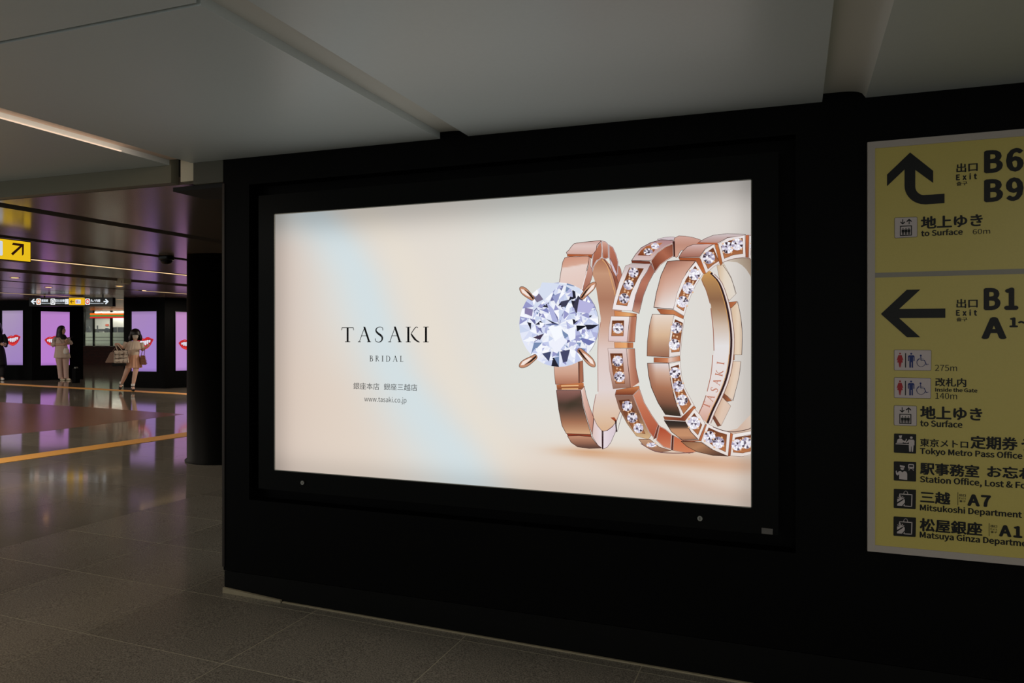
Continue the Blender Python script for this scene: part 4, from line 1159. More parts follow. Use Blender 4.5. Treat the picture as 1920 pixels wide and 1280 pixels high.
def desk(p):
    s = lambda pts: p.flat(S(pts, 100, 90), WHT)
    p.flat(S(rrect(100, 90, 4), 100, 90), (16, 15, 13))
    p.disc(.29, .17, .06, WHT, 12); s([(22, 9), (36, 8), (36, 12), (22, 13)])
    s([(12, 44), (16, 28), (24, 23), (34, 23), (40, 30), (50, 34), (55, 22), (58, 26), (52, 42), (46, 42), (40, 38), (40, 44)])
    s([(8, 46), (92, 48), (92, 52), (8, 50)])
    p.disc(.78, .19, .062, WHT, 12)
    s([(66, 26), (88, 26), (92, 32), (92, 50), (88, 50), (88, 56), (86, 82), (80, 82), (79, 58), (77, 58), (76, 82), (69, 82), (67, 56), (67, 38), (58, 44), (52, 42), (62, 32)])
def officer(p):
    s = lambda pts, c=WHT: p.flat(S(pts, 100, 90), c)
    p.flat(S(rrect(100, 90, 4), 100, 90), (16, 15, 13))
    p.disc(.38, .34, .085, WHT, 14, ry=.095); s([(27, 16), (34, 18), (49, 20), (49, 27), (27, 25)]); s([(29, 27), (48, 29), (48, 31), (29, 29)], (16, 15, 13))
    s([(8, 46), (12, 42), (15, 54), (22, 46), (30, 44), (38, 50), (46, 44), (56, 46), (60, 56), (60, 84), (24, 82), (24, 60), (16, 66), (10, 60)])
    p.flat(S(rrect(26, 22, 5, x0=64, y0=10), 100, 90), WHT); s([(68, 15), (86, 15), (86, 23), (68, 23)], (16, 15, 13))
    p.disc(.70, .315, .018, (16, 15, 13), 8); p.disc(.84, .315, .018, (16, 15, 13), 8)
    s([(68, 34), (71, 34), (68, 40), (65, 40)]); s([(83, 34), (86, 34), (90, 40), (87, 40)])
def shopping(p):
    B = (16, 15, 13)
    s = lambda pts, c=WHT: p.flat(S(pts, 100, 90), c)
    p.flat(S(rrect(100, 90, 4), 100, 90), B)
    p.stroke(S([(27, 34), (27, 23), (82, 24), (81, 78), (50, 78)], 100, 90), .042, WHT)
    p.stroke([(.54 + .09 * math.cos(math.radians(a)), .25 - .16 * math.sin(math.radians(a))) for a in range(0, 190, 20)], .034, WHT)
    s([(16, 46), (46, 44), (50, 50), (50, 78), (16, 78)])
    s([(16, 62), (40, 46), (46, 48), (16, 70)], B); s([(36, 80), (50, 62), (50, 68), (42, 80)], B)
    for dx, dy in ((-14, -8), (-8, -14), (0, -15), (9, -13), (15, -7)):
        p.stroke(S([(32, 46), (32 + dx, 46 + dy)], 100, 90), .03, WHT)
for K, c, d, lb in ((K5, [(237, 946), (512, 937), (512, 1180), (237, 1195)], lift, 'white lift pictogram'),
                    (K8, [(212, 98), (407, 100), (406, 208), (212, 206)], toilets, 'white toilet and wheelchair pictogram'),
                    (K8, [(212, 242), (405, 246), (405, 353), (212, 350)], toilets, 'white toilet and wheelchair pictogram'),
                    (K8, [(211, 388), (331, 391), (331, 497), (211, 493)], lift, 'white lift pictogram'),
                    (K8, [(212, 535), (328, 538), (327, 640), (211, 635)], desk, 'black ticket desk pictogram'),
                    (K8, [(211, 680), (328, 684), (327, 786), (211, 780)], officer, 'black station staff pictogram'),
                    (K8, [(211, 823), (327, 828), (325, 930), (210, 923)], shopping, 'black shopping bag pictogram'),
                    (K8, [(210, 967), (327, 973), (325, 1075), (209, 1068)], shopping, 'black shopping bag pictogram')):
    sgn('pictogram', d, lb, tr=corner_map(K, c))

# ---------------------------------------------------------------- yellow lit hanging sign with its arrow (upper left)
M['lit_print'] = attr_emit('lit_sign_print', 1.0)
ph = P(57, 470, 6.8)
hs = empty('hanging_sign', (ph.x, ph.y, ph.z))
tag(hs, 'lit yellow hanging sign with a black diagonal arrow, cut by the frame edge', 'sign')
HP = Plane((ph.x + .012, ph.y, 0), (0, 1, 0))
_, hz1 = HP.ab(57, 454); _, hz0 = HP.ab(57, 490.5)
L0 = -1.6
Geo().box(ph.x - .09, ph.x, ph.y + L0, ph.y + .006, hz0 - .008, hz1 + .008).build('housing', M['black_plastic'], hs, bevel=.003)
for yy in (ph.y - .3, ph.y - 1.3):
    Geo().box(ph.x - .06, ph.x - .02, yy - .02, yy + .02, hz1, zh(ph.x) + .01).build('bracket', M['black_plastic'], hs)
def KL(x, y): return x / 5.333, 440 + y / 5.333
HP.O.x = ph.x
pr = Print(HP, tr=lambda x, y: (x, y), step=1e-4, start=.0008)
pr.flat([(L0 + .01, hz0), (0, hz0), (0, hz1), (L0 + .01, hz1)], (232, 188, 28))
pr.build('face', M['lit_print'], hs)
pr = Print(HP, step=1e-4, start=.0016)
pr.flat([KL(x, y) for x, y in [(128, 80), (238, 92), (236, 196), (219, 210), (218, 122), (128, 206), (108, 188), (196, 112), (118, 101)]], (40, 16, 12))
pr.build('arrow', M['lit_print'], hs)
pr = Print(HP, step=1e-4, start=.0016)
pr.flat([KL(x, y) for x, y in [(-120, 44), (18, 62), (26, 72), (26, 200), (18, 208), (-120, 192)]], (205, 212, 224))
pr.build('white_pane', M['lit_print'], hs)

# ---------------------------------------------------------------- black line sign hanging far down the hall
tS = 18.0
s0, s1 = P(55, 566, tS), P(211, 566, tS)
ls = empty('line_sign', (s0 + s1) / 2)
tag(ls, 'long black hanging sign of train lines with white arrows and a yellow middle', 'sign')
LP = Plane((s0.x, s0.y, 0), (s1 - s0))
def KS(x, y): return x / 9.143, 540 + y / 9.143
def lbox(u0, u1, v0, v1, depth, name, m, par, off=0.0):
    a, b1 = LP.ab(u0, v0); a2, b0 = LP.ab(u1, v1)
    vs_ = [LP.w(x, z, o) for x in (a, a2) for o in (off, off - depth) for z in (b0, b1)]
    return mesh(name, vs_, [(0, 1, 3, 2), (4, 6, 7, 5), (0, 4, 5, 1), (2, 3, 7, 6), (0, 2, 6, 4), (1, 5, 7, 3)], m, par)
lbox(54.5, 211, 557.5, 574, .14, 'housing', M['black_plastic'], ls)
for u in (80, 190):
    a, b = LP.ab(u, 557.5); q = LP.w(a, b, -.07)
    Geo().tube([q, (q.x, q.y, zh(q.x) + .02)], .02, 8).build('hanger', M['black_plastic'], ls)
def lp(draw, name, st=.004):
    p = Print(LP, tr=lambda x, y: LP.ab(*KS(x, y)), step=4e-4, start=st); draw(p); return p.build(name, M['lit_print'], ls)
LW = (226, 234, 240)
lp(lambda p: p.flat([(530, 230), (578, 182), (598, 190), (572, 220), (622, 220), (622, 240), (572, 240), (598, 270), (578, 277)], LW), 'arrow')
lp(lambda p: p.flat([(1866, 230), (1820, 183), (1800, 192), (1826, 220), (1776, 220), (1776, 240), (1826, 240), (1800, 268), (1820, 277)], LW), 'arrow')
def roundel(c, cx):
    def d(p):
        p.flat(rrect(82, 108, 16, x0=cx - 41, y0=178), (240, 240, 240))
        p.disc(cx, 231, 34, c, 24, ry=44); p.disc(cx, 231, 20, (240, 240, 240), 20, ry=27)
    return d
lp(roundel((235, 140, 80), 664), 'line_roundel'); lp(roundel((160, 164, 166), 908), 'line_roundel'); lp(roundel((214, 40, 60), 1503), 'line_roundel')
M['lit_white'] = emat('lit_white', (225, 232, 240), 1.0); M['lit_grey'] = emat('lit_grey_letter', (120, 125, 130), 1.0)
for ch, cx in (('G', 664), ('H', 908), ('M', 1503)):
    lettering(LP, ch, KS(cx - 9, 245), KS(cx + 9, 245), 28 / 9.143, M['lit_grey'], ls, off=.012)
for s, x0, x1, y, h in (('銀座線', 712, 828, 236, 46), ('Ginza Line', 712, 862, 268, 18), ('日比谷線', 952, 1112, 236, 46), ('Hibiya Line', 952, 1112, 268, 18), ('丸ノ内線', 1552, 1722, 236, 46), ('Marunouchi Line', 1552, 1776, 268, 18)):
    lettering(LP, s, KS(x0, y), KS(x1, y), h / 9.143, M['lit_white'], ls, off=.006, bold=.012)
def whitebox(p):
    p.flat([(1116, 186), (1178, 184), (1178, 274), (1116, 272)], (228, 230, 232)); p.flat([(1130, 238), (1150, 238), (1150, 246), (1130, 246)], (120, 110, 110))
lp(whitebox, 'exit_pane')
def yel(p):
    p.flat([(1184, 166), (1456, 170), (1456, 292), (1184, 290)], (240, 184, 30))
    p.flat([(1204, 230), (1232, 202), (1240, 206), (1224, 226), (1272, 226), (1272, 236), (1224, 236), (1240, 262), (1230, 264)], (60, 40, 20))
    p.flat(rrect(92, 72, 6, x0=1296, y0=196), (214, 218, 232))
    p.flat([(1308, 206), (1318, 206), (1322, 230), (1318, 256), (1308, 256), (1304, 230)], (206, 110, 120))
    p.flat([(1330, 206), (1342, 206), (1342, 256), (1330, 256)], (90, 96, 190)); p.disc(1364, 240, 11, (110, 120, 200), 14, ry=14); p.disc(1364, 240, 6, (214, 218, 232), 10, ry=8)
lp(yel, 'yellow_pane')
# ---------------------------------------------------------------- black pillars with tall lilac advertising screens
M['lilac_print'] = attr_emit('lilac_print_glow', 1.0)
def lips(p, x0, x1, y0, y1, op=1.0):
    """open smiling mouth; drawing box x0..x1, y0..y1 (y down)"""
    def t(pts): return [(x0 + (x1 - x0) * x, y0 + (y1 - y0) * y) for x, y in pts]
    R1, R2 = (196, 40, 44), (226, 66, 58)
    out = t(smooth_pts([(0, .42), (.12, .24), (.28, .12), (.42, .10), (.5, .14), (.6, .04), (.74, .02), (.88, .12), (1, .2), (.92, .45), (.84, .66), (.70, .88), (.52, 1.0), (.36, .97), (.2, .84), (.08, .62)], 3, True))
    p.flat(out, R1)
    p.flat(t(smooth_pts([(.2, .74), (.4, .84), (.6, .82), (.76, .66), (.68, .84), (.52, .95), (.34, .92)], 3, True)), R2)
    p.flat(t(smooth_pts([(.10, .44), (.28, .30), (.5, .32), (.72, .20), (.95, .22), (.84, .46), (.68, .62), (.5, .70), (.3, .68)], 3, True)), (150, 40, 52))
    for a, b, yt, yb in ((.16, .26, .38, .58), (.27, .38, .33, .66), (.39, .50, .33, .69), (.51, .62, .30, .66), (.63, .73, .25, .58), (.74, .84, .24, .46)):
        p.flat(t(smooth_pts([(a, yt + .02), ((a + b) / 2, yt), (b, yt), (b - .01, yb - .05), ((a + b) / 2, yb), (a + .01, yb - .04)], 2, True)), (222, 218, 232))
    p.stroke(t([(.3, .20), (.44, .17)]), abs(x1 - x0) * .02, (240, 130, 120))

def pillar(corner, left, right, depth, label, screens):
    """corner/left/right: (u, t); screens: (face, uL, uR, vT, vB, colours, lip box, label)"""
    pc, pl_, pr_ = [P(u, 640, t) for u, t in (corner, left, right)]
    back = depth
    d = ray(corner[0], 632).normalized(); d.z = 0
    pts = [pl_, pc, pr_, pr_ + d * back, pl_ + d * back]
    g = Geo().prism([(p.x, p.y) for p in pts], lambda x: zf(x) - .02, lambda x: zh(x) + .03)
    o = g.build('pillar', M['black_panel']); tag(o, kind='structure')
    o.name = 'column_clad'
    for face_, uL, uR, vT, vB, cT, cB, lb, label_ in screens:
        A, B = (pl_, pc) if face_ == 'L' else (pc, pr_)
        pn = Plane((A.x, A.y, 0), (B - A))
        a0, zt = pn.ab(uL, vT); a1, _ = pn.ab(uR, vT); _, zb = pn.ab(uL, vB)
        r = empty('lilac_screen', pn.w((a0 + a1) / 2, (zt + zb) / 2, 0))
        tag(r, label_, 'advertising screen', 'lilac screens with red lips on the hall pillars')
        w = .02
        vs_, fs_ = [], []
        for xa, xb, za, zb_ in ((a0 - w, a0, zb - w, zt + w), (a1, a1 + w, zb - w, zt + w), (a0, a1, zt, zt + w), (a0, a1, zb - w, zb)):
            b = len(vs_)
            vs_ += [pn.w(x, z, o_) for x in (xa, xb) for o_ in (-.01, .018) for z in (za, zb_)]
            fs_ += [tuple(b + i for i in q) for q in ((0, 1, 3, 2), (4, 6, 7, 5), (0, 4, 5, 1), (2, 3, 7, 6), (0, 2, 6, 4), (1, 5, 7, 3))]
        mesh('bezel', vs_, fs_, M['black_gloss'], r)
        p = Print(pn, tr=lambda x, y: (x, y), step=3e-4, start=.006)
        n = 16
        b = 0
        for j in range(n + 1):
            for i in range(7):
                x = a0 + (a1 - a0) * i / 6; z = zt + (zb - zt) * j / n
                p.v.append(pn.w(x, z, .006)); c = mix(cT, cB, j / n)
                c = mix(c, cB if i > 3 else cT, abs(i - 3) / 3 * .35)
                e = 1 - .12 * (1 if j in (0, n) else 0)
                p.c.append(lin(tuple(k * e for k in c)))
        for j in range(n):
            for i in range(6):
                q = j * 7 + i; p.f.append((q, q + 7, q + 8, q + 1))
        p.build('screen', M['lilac_print'], r)
        if lb:
            p = Print(pn, tr=lambda u, v: pn.ab(u, v), step=4e-4, start=.008, clip=(min(a0, a1), max(a0, a1), zb, zt))
            lips(p, *lb); p.build('lips_print', M['lilac_print'], r)
    return pn

pillar((60, 20.9), (-62, 21.4), (156, 21.7), 1.4, '', [
    ('L', 4.5, 43.5, 582.5, 684.0, (170, 150, 182), (158, 128, 190), (11, 39, 627, 648), 'tall lilac screen behind the person in black'),
    ('R', 77.2, 131, 583.4, 684.8, (182, 128, 196), (184, 122, 210), (84, 112, 629, 648), 'tall lilac screen behind the standing woman in beige')])
pillar((309, 18.7), (232, 18.95), (402, 19.8), 1.4, '', [
    ('L', 247.2, 294, 584.0, 695.8, (166, 134, 186), (160, 128, 202), (254, 288, 631.5, 655), 'tall lilac screen behind the walking woman with bags'),
    ('R', 329.5, 371, 584.3, 694.8, (190, 140, 190), (178, 136, 204), (335, 366, 634, 655), 'tall lilac screen beside the round black column')])

# low black bin at the foot of the left pillar
bp, bt = on_floor(146, 708)
bp = P(142.6, 708, 20.2)
bn = empty('litter_bin', (bp.x, bp.y, zf(bp.x))); tag(bn, 'low dark bin with a metal top at the foot of the left pillar', 'bin')
Geo().box(bp.x - .07, bp.x + .07, bp.y - .07, bp.y + .07, zf(bp.x), zf(bp.x) + .40).build('body', M['black_panel'], bn, bevel=.01)
Geo().box(bp.x - .03, bp.x + .03, bp.y - .04, bp.y + .04, zf(bp.x) + .39, zf(bp.x) + .44).build('metal_top', M['steel'], bn, bevel=.008)

# ---------------------------------------------------------------- shop behind its glass front, seen between the pillars
tW = 31.0
w0, w1 = P(120, 632, tW + .3), P(300, 632, tW - .6)
SPn = Plane((w0.x, w0.y, 0), (w1 - w0))
M['dim_brick'] = None
def brick_mat():
    m, N, L, b = base_mat('red_brown_brick')
    tc = N.new('ShaderNodeTexCoord'); mp = N.new('ShaderNodeMapping'); mp.inputs['Rotation'].default_value = (math.pi / 2, 0, 0)
    br = N.new('ShaderNodeTexBrick'); br.inputs['Color1'].default_value = (*lin((96, 44, 32)), 1); br.inputs['Color2'].default_value = (*lin((74, 34, 26)), 1)
    br.inputs['Mortar'].default_value = (*lin((40, 26, 22)), 1); br.inputs['Scale'].default_value = 4
    L.new(tc.outputs['Object'], mp.inputs[0]); L.new(mp.outputs[0], br.inputs[0]); L.new(br.outputs[0], b.inputs['Base Color'])
    b.inputs['Roughness'].default_value = .5
    return m
M['dim_brick'] = brick_mat()
M['mullion'] = mat('dark_mullion', (20, 18, 17), .4)
M['shop_wall'] = mat('shop_interior_wall', (206, 202, 190), .6)
M['shop_white'] = mat('shop_white_board', (226, 226, 226), .5)
M['frost'] = mat('frosted_band', (205, 212, 200), .4)
_n, _l = M['frost'].node_tree.nodes, M['frost'].node_tree.links
_t, _x = _n.new('ShaderNodeBsdfTranslucent'), _n.new('ShaderNodeMixShader')
_t.inputs[0].default_value = (.8, .85, .78, 1); _x.inputs[0].default_value = .7
_l.new(_n['Principled BSDF'].outputs[0], _x.inputs[1]); _l.new(_t.outputs[0], _x.inputs[2]); _l.new(_x.outputs[0], _n['Material Output'].inputs[0])
shop = empty('shop_front', (w0 + w1) / 2)
tag(shop, 'glazed shop front on a low brick base at the far end of the hall', 'shop')
def sbox(name, u0, u1, v0, v1, off, depth, m, par=None, z0=None, z1=None):
    a, b1 = SPn.ab(u0, v0, off); a2, b0 = SPn.ab(u1, v1, off)
    if z0 is not None: b0 = z0
    if z1 is not None: b1 = z1
    vs_ = [SPn.w(x, z, o) for x in (a, a2) for o in (off, off - depth) for z in (b0, b1)]
    return mesh(name, vs_, [(0, 1, 3, 2), (4, 6, 7, 5), (0, 4, 5, 1), (2, 3, 7, 6), (0, 2, 6, 4), (1, 5, 7, 3)], m, par)
zfl = zf(w0.x)
sbox('brick_base', 120, 300, 649.2, 690, .12, .3, M['dim_brick'], shop, z0=zfl - .25)
sbox('base_rail', 120, 300, 647.6, 649.4, .14, .2, M['mullion'], shop)
for u0, u1 in ((156, 157.2), (173.6, 175.2), (206.2, 209), (246, 248)):
    sbox('mullion', u0, u1, 572, 648, .03, .08, M['mullion'], shop)
for v in (631.6, 638.2, 644.4):
    sbox('rail', 120, 300, v, v + .9, .06, .04, M['mullion'], shop)
sbox('frosted_band', 120, 300, 623, 647.8, -.06, .01, M['frost'], shop)
glassm = bpy.data.materials.new('clear_glass'); glassm.use_nodes = True
gN, gL = glassm.node_tree.nodes, glassm.node_tree.links
gN.clear()
g_t, g_g, g_m, g_f, g_o = [gN.new('ShaderNode' + k) for k in ('BsdfTransparent', 'BsdfGlossy', 'MixShader', 'Fresnel', 'OutputMaterial')]
g_t.inputs[0].default_value = (.93, .96, .94, 1); g_g.inputs['Roughness'].default_value = .02; g_f.inputs[0].default_value = 1.45
gL.new(g_f.outputs[0], g_m.inputs[0]); gL.new(g_t.outputs[0], g_m.inputs[1]); gL.new(g_g.outputs[0], g_m.inputs[2]); gL.new(g_m.outputs[0], g_o.inputs[0])
for u0, u1 in ((157.4, 173.4), (175.4, 206), (209.2, 245.8)):
    sbox('pane', u0, u1, 578, 647, -.02, .012, glassm, shop)
# stripes in orange, green and red
st = empty('striped_fascia', SPn.w(0, 2.9, .2)); tag(st, 'lit shop stripes in orange, green and red above the glass front', 'shop sign')
for nm, v0, v1, c, k in (('orange_stripe', 587.0, 589.9, (250, 110, 30), 1.0), ('green_stripe', 590.4, 592.8, (50, 150, 75), .8), ('red_stripe', 593.3, 595.5, (220, 45, 45), .9), ('white_stripe', 585.2, 586.8, (250, 235, 205), 1.2)):
    sbox(nm, 168.5 if nm != 'white_stripe' else 192, 300, v0, v1, .22, .05, emat(nm + '_glow', c, k), st)
# interior
sbox('rear_wall', 60, 330, 560, 660, -4.0, .1, M['shop_wall'], shop, z0=zfl - .1, z1=2.9)
sbox('side_partition', 150, 174, 576, 648, -1.2, .05, M['shop_wall'], shop, z0=zfl, z1=2.7)
def shopthing(nm, lb, cat, boxes):
    a, b = SPn.ab(boxes[0][0], boxes[0][2])
    r = empty(nm, SPn.w(a, b, boxes[0][4])); tag(r, lb, cat)
    for i, (u0, u1, v0, v1, off, d, m, pn) in enumerate(boxes): sbox(pn, u0, u1, v0, v1, off, d, m, r)
M['orange_card'] = mat('orange_card', (225, 90, 50), .6); M['dark_goods'] = mat('dark_goods', (26, 28, 32), .5); M['blue_card'] = mat('blue_card', (50, 80, 110), .5)
shopthing('notice_board', 'white notice board on the shop wall above the dark counter', 'board', [(176, 206, 597, 622, -2.9, .03, M['shop_white'], 'board'), (197.5, 203.5, 607.5, 611.0, -2.86, .02, M['orange_card'], 'orange_card')])
shopthing('white_banner', 'white board hanging over the grey monitors in the shop', 'board', [(209.5, 246, 594, 613, -1.6, .03, M['shop_white'], 'board')])
shopthing('counter_goods', 'dark counter with goods on top inside the shop', 'counter', [(177, 203.5, 616.4, 623, -1.4, .4, M['dark_goods'], 'counter'), (181.5, 182.4, 610, 616.5, -1.5, .05, M['dark_goods'], 'stand'), (186, 193, 620.8, 623.6, -1.3, .1, M['shop_white'], 'paper_stack'), (197, 201, 615, 617, -1.35, .1, M['blue_card'], 'blue_card')])
shopthing('monitor', 'grey monitor next to the dark mullion in the shop', 'monitor', [(209.5, 217.5, 613.3, 622.8, -1.2, .06, M['dark_goods'], 'screen')])
shopthing('monitor', 'grey monitor furthest from the dark mullion in the shop', 'monitor', [(221, 233, 613.3, 622.8, -1.2, .06, M['dark_goods'], 'screen')])
q = SPn.w(SPn.ab(166, 618, -.9)[0], 0, -.9); zb_ = SPn.ab(166, 622.6, -.9)[1]
ex = empty('fire_extinguisher', (q.x, q.y, zb_)); tag(ex, 'dark extinguisher-like bottle behind the first glass pane', 'bottle')
lathe('bottle', [(.075, 0), (.08, .02), (.08, .17), (.055, .22), (.02, .24), (.02, .27)], (q.x, q.y, zb_), M['dark_goods'], ex, n=16)
Geo().tube([(q.x, q.y, zb_ + .26), (q.x - .05, q.y, zb_ + .27), (q.x - .09, q.y, zb_ + .18)], .012, 6).build('hose', M['dark_goods'], ex)
# lamps of the shop
lp_ = SPn.w(SPn.ab(200, 600, -1.6)[0], 3.0, -1.6)
sl = empty('ceiling_lamp', lp_); tag(sl, 'white lamp inside the shop ceiling', 'light')
Geo().box(lp_.x - 1.6, lp_.x + 1.6, lp_.y - .3, lp_.y + .3, 2.62, 2.66).build('diffuser', emat('shop_lamp_glow', (255, 246, 228), 11.0), sl)

# ---------------------------------------------------------------- camera dome and the pale box under the hall ceiling
cd = P(312, 470, 8.62); zc = zh(cd.x)
dm = empty('security_camera', (cd.x, cd.y, zc)); tag(dm, 'black dome camera under the bronze ceiling near the round column', 'camera')
lathe('housing', [(.082, .0), (.084, -.012), (.084, -.045), (.078, -.052)], (cd.x, cd.y, zc), M['black_plastic'], dm, n=28)
lathe('dome', [(.066, -.05), (.064, -.066), (.05, -.088), (.028, -.1), (.004, -.104)], (cd.x, cd.y, zc), M['black_gloss'], dm, n=28)
bx, bt = on_hall(232, 516)
bx = P(232, 520, 12.9); zc = zh(bx.x)
bo = empty('ceiling_box', (bx.x, bx.y, zc)); tag(bo, 'pale box hanging in the wide dark ceiling gap', 'box')
M['pale_box'] = mat('pale_box', (190, 182, 158), .5)
Geo().box(bx.x - .09, bx.x + .09, bx.y - .08, bx.y + .08, zc - .05, zc + .045).build('case', M['pale_box'], bo, bevel=.006)
Geo().box(bx.x + .045, bx.x + .052, bx.y - .082, bx.y - .078, zc - .045, zc).build('seam', M['mullion'], bo)
# ---------------------------------------------------------------- people
M['skin'] = mat('skin', (220, 180, 160), .5)
M['skin_dim'] = mat('skin_second', (214, 172, 152), .5)
M['hair'] = mat('dark_hair', (26, 18, 18), .4, noise=.3, nscale=60)
M['hair_brown'] = mat('dark_brown_hair', (34, 22, 24), .4, noise=.3, nscale=60)
M['cream_cloth'] = mat('cream_cloth', (228, 210, 192), .8, noise=.08, nscale=50)
M['beige_cloth'] = mat('beige_cloth', (222, 200, 186), .8, noise=.06, nscale=50)
M['pink_trouser'] = mat('dusty_pink_cloth', (214, 182, 172), .8, noise=.05, nscale=40)
M['peach_cloth'] = mat('peach_cloth', (232, 180, 152), .8, noise=.06, nscale=40)
M['white_cloth'] = mat('white_cloth', (236, 234, 230), .7)
M['black_cloth'] = mat('black_cloth', (14, 13, 18), .8)
M['shoe_black'] = mat('black_shoe_leather', (10, 10, 11), .25)
M['shoe_cream'] = mat('cream_shoe', (232, 220, 196), .4)
M['mask'] = mat('face_mask', (214, 206, 196), .7)
M['lip'] = mat('lip', (160, 80, 76), .5)
M['eye'] = mat('dark_eye', (20, 14, 14), .3)

def skin_mesh(name, nodes, bonds, m, parent, sub=2):
    """one continuous body grown along a skeleton; nodes: name -> (x, y, z, radius)"""
    names = list(nodes)
    me = bpy.data.meshes.new(name)
    me.from_pydata([nodes[n][:3] for n in names], [(names.index(a), names.index(b)) for a, b in bonds], [])
    o = bpy.data.objects.new(name, me); COL.objects.link(o)
    md = o.modifiers.new('s', 'SKIN'); md.use_smooth_shade = True
    for i, n in enumerate(names):
        r = nodes[n][3]; rr = r if isinstance(r, tuple) else (r, r)
        me.skin_vertices[0].data[i].radius = rr
        me.skin_vertices[0].data[i].use_root = (i == 0)
    sb = o.modifiers.new('b', 'SUBSURF'); sb.levels = sub; sb.render_levels = sub
    dg = bpy.context.evaluated_depsgraph_get(); dg.update()
    m2 = bpy.data.meshes.new_from_object(o.evaluated_get(dg))
    bpy.data.objects.remove(o); bpy.data.meshes.remove(me)
    m2.materials.clear(); m2.materials.append(m)
    m2.polygons.foreach_set('use_smooth', [True] * len(m2.polygons))
    q = bpy.data.objects.new(name, m2); COL.objects.link(q); q.parent = parent
    return q

def loft(name, rings, m, parent, n=24, cap=True, ruffle=0.0, nr=9, sub=True, capt=True):
    """cloth or hair as a skin of ellipses: ring = (x, y, z, rx, ry[, ruffle])"""
    if sub:
        out = []
        for i in range(len(rings) - 1):
            p = [rings[min(max(i + d, 0), len(rings) - 1)] for d in (-1, 0, 1, 2)]
            for j in range(3):
                t = j / 3
                out.append(tuple(.5 * (2 * p[1][a] + (-p[0][a] + p[2][a]) * t + (2 * p[0][a] - 5 * p[1][a] + 4 * p[2][a] - p[3][a]) * t * t + (-p[0][a] + 3 * p[1][a] - 3 * p[2][a] + p[3][a]) * t ** 3) for a in range(5)))
        out.append(tuple(rings[-1][:5])); rings = out
    v, f = [], []
    R = len(rings)
    for i, (x, y, z, rx, ry) in enumerate(rings):
        for k in range(n):
            t = 2 * math.pi * k / n
            w = 1 + ruffle * (1 - i / (R - 1)) * math.sin(nr * t)
            v.append((x + rx * w * math.cos(t), y + ry * w * math.sin(t), z))
    for i in range(R - 1):
        for k in range(n):
            k2 = (k + 1) % n
            f.append((i * n + k, i * n + k2, (i + 1) * n + k2, (i + 1) * n + k))
    if cap: f.append(tuple(range(n - 1, -1, -1)))
    if capt: f.append(tuple((R - 1) * n + k for k in range(n)))
    return mesh(name, v, f, m, parent, smooth=True, local=True)

def lbx(name, x0, x1, y0, y1, z0, z1, m, parent, bevel=0.0):
    g = Geo().box(x0, x1, y0, y1, z0, z1)
    o = mesh(name, g.v, g.f, m, parent, local=True)
    if bevel:
        bm = bmesh.new(); bm.from_mesh(o.data); bmesh.ops.bevel(bm, geom=list(bm.edges), offset=bevel, segments=3, affect='EDGES'); bm.to_mesh(o.data); bm.free()
    return o
def ltube(name, pts, r, m, parent, n=8):
    g = Geo().tube(pts, r, n)
    return mesh(name, g.v, g.f, m, parent, smooth=True, local=True)

def hand(parent, wrist, dirv, palm_n, m, curl=.5, s=1.0, name='hand'):
    """palm with four unequal fingers and a thumb, from the wrist along dirv; palm_n is the side the fingers curl to"""
    w = Vector(wrist); d = Vector(dirv).normalized(); nrm = Vector(palm_n); nrm = (nrm - d * nrm.dot(d)).normalized(); sd = d.cross(nrm)
    nodes = {'a': (*w, .026 * s)}; bonds = []
    c = w + d * .045 * s; nodes['p'] = (*c, (.030 * s, .018 * s)); bonds.append(('a', 'p'))
    k2 = w + d * .085 * s
    for i, (off, L) in enumerate(((-.028, .062), (-.009, .074), (.010, .070), (.028, .054))):
        base = k2 + sd * off * s
        nodes['k%d' % i] = (*base, .0105 * s); bonds.append(('p', 'k%d' % i))
        a1 = base + (d * math.cos(curl * .9) + nrm * math.sin(curl * .9)) * L * .5 * s
        a2 = a1 + (d * math.cos(curl * 2.2) + nrm * math.sin(curl * 2.2)) * L * .3 * s
        a3 = a2 + (d * math.cos(curl * 3.2) + nrm * math.sin(curl * 3.2)) * L * .25 * s
        for j, q in enumerate((a1, a2, a3)):
            nodes['f%d%d' % (i, j)] = (*q, (.0085 - .001 * j) * s)
        bonds += [('k%d' % i, 'f%d0' % i), ('f%d0' % i, 'f%d1' % i), ('f%d1' % i, 'f%d2' % i)]
    t0 = w + d * .03 * s - sd * .026 * s; t1 = t0 + (d * .6 - sd * .6 + nrm * .4).normalized() * .034 * s; t2 = t1 + (d * .8 + nrm * .5).normalized() * .028 * s
    for nme, q, r in (('t0', t0, .012), ('t1', t1, .0105), ('t2', t2, .009)): nodes[nme] = (*q, r * s)
    bonds += [('p', 't0'), ('t0', 't1'), ('t1', 't2')]
    return nodes, bonds

def add_hand(nodes, bonds, wristname, pre, *a, **k):
    hn, hb = hand(None, *a, **k)
    for n, q in hn.items():
        if n != 'a': nodes[pre + n] = q
    for x, y in hb: bonds.append((wristname if x == 'a' else pre + x, wristname if y == 'a' else pre + y))

def face_bits(root, c, fwd, side, s=1.0, mask=True, lips_=True):
    c = Vector(c); f = Vector(fwd).normalized(); sd = Vector(side).normalized()
    for k in (-1, 1):
        p = c + f * .088 * s + sd * .030 * k * s + Vector((0, 0, .012 * s))
        g = Geo().tube([p - sd * .012 * s, p, p + sd * .012 * s], [.003 * s, .008 * s, .003 * s], 6)
        mesh('eye', g.v, g.f, M['eye'], root, smooth=True, local=True)
    if lips_ and not mask:
        p = c + f * .090 * s + Vector((0, 0, -.052 * s))
        g = Geo().tube([p - sd * .020 * s, p + f * .004, p + sd * .020 * s], [.003 * s, .007 * s, .003 * s], 6)
        mesh('mouth', g.v, g.f, M['lip'], root, smooth=True, local=True)

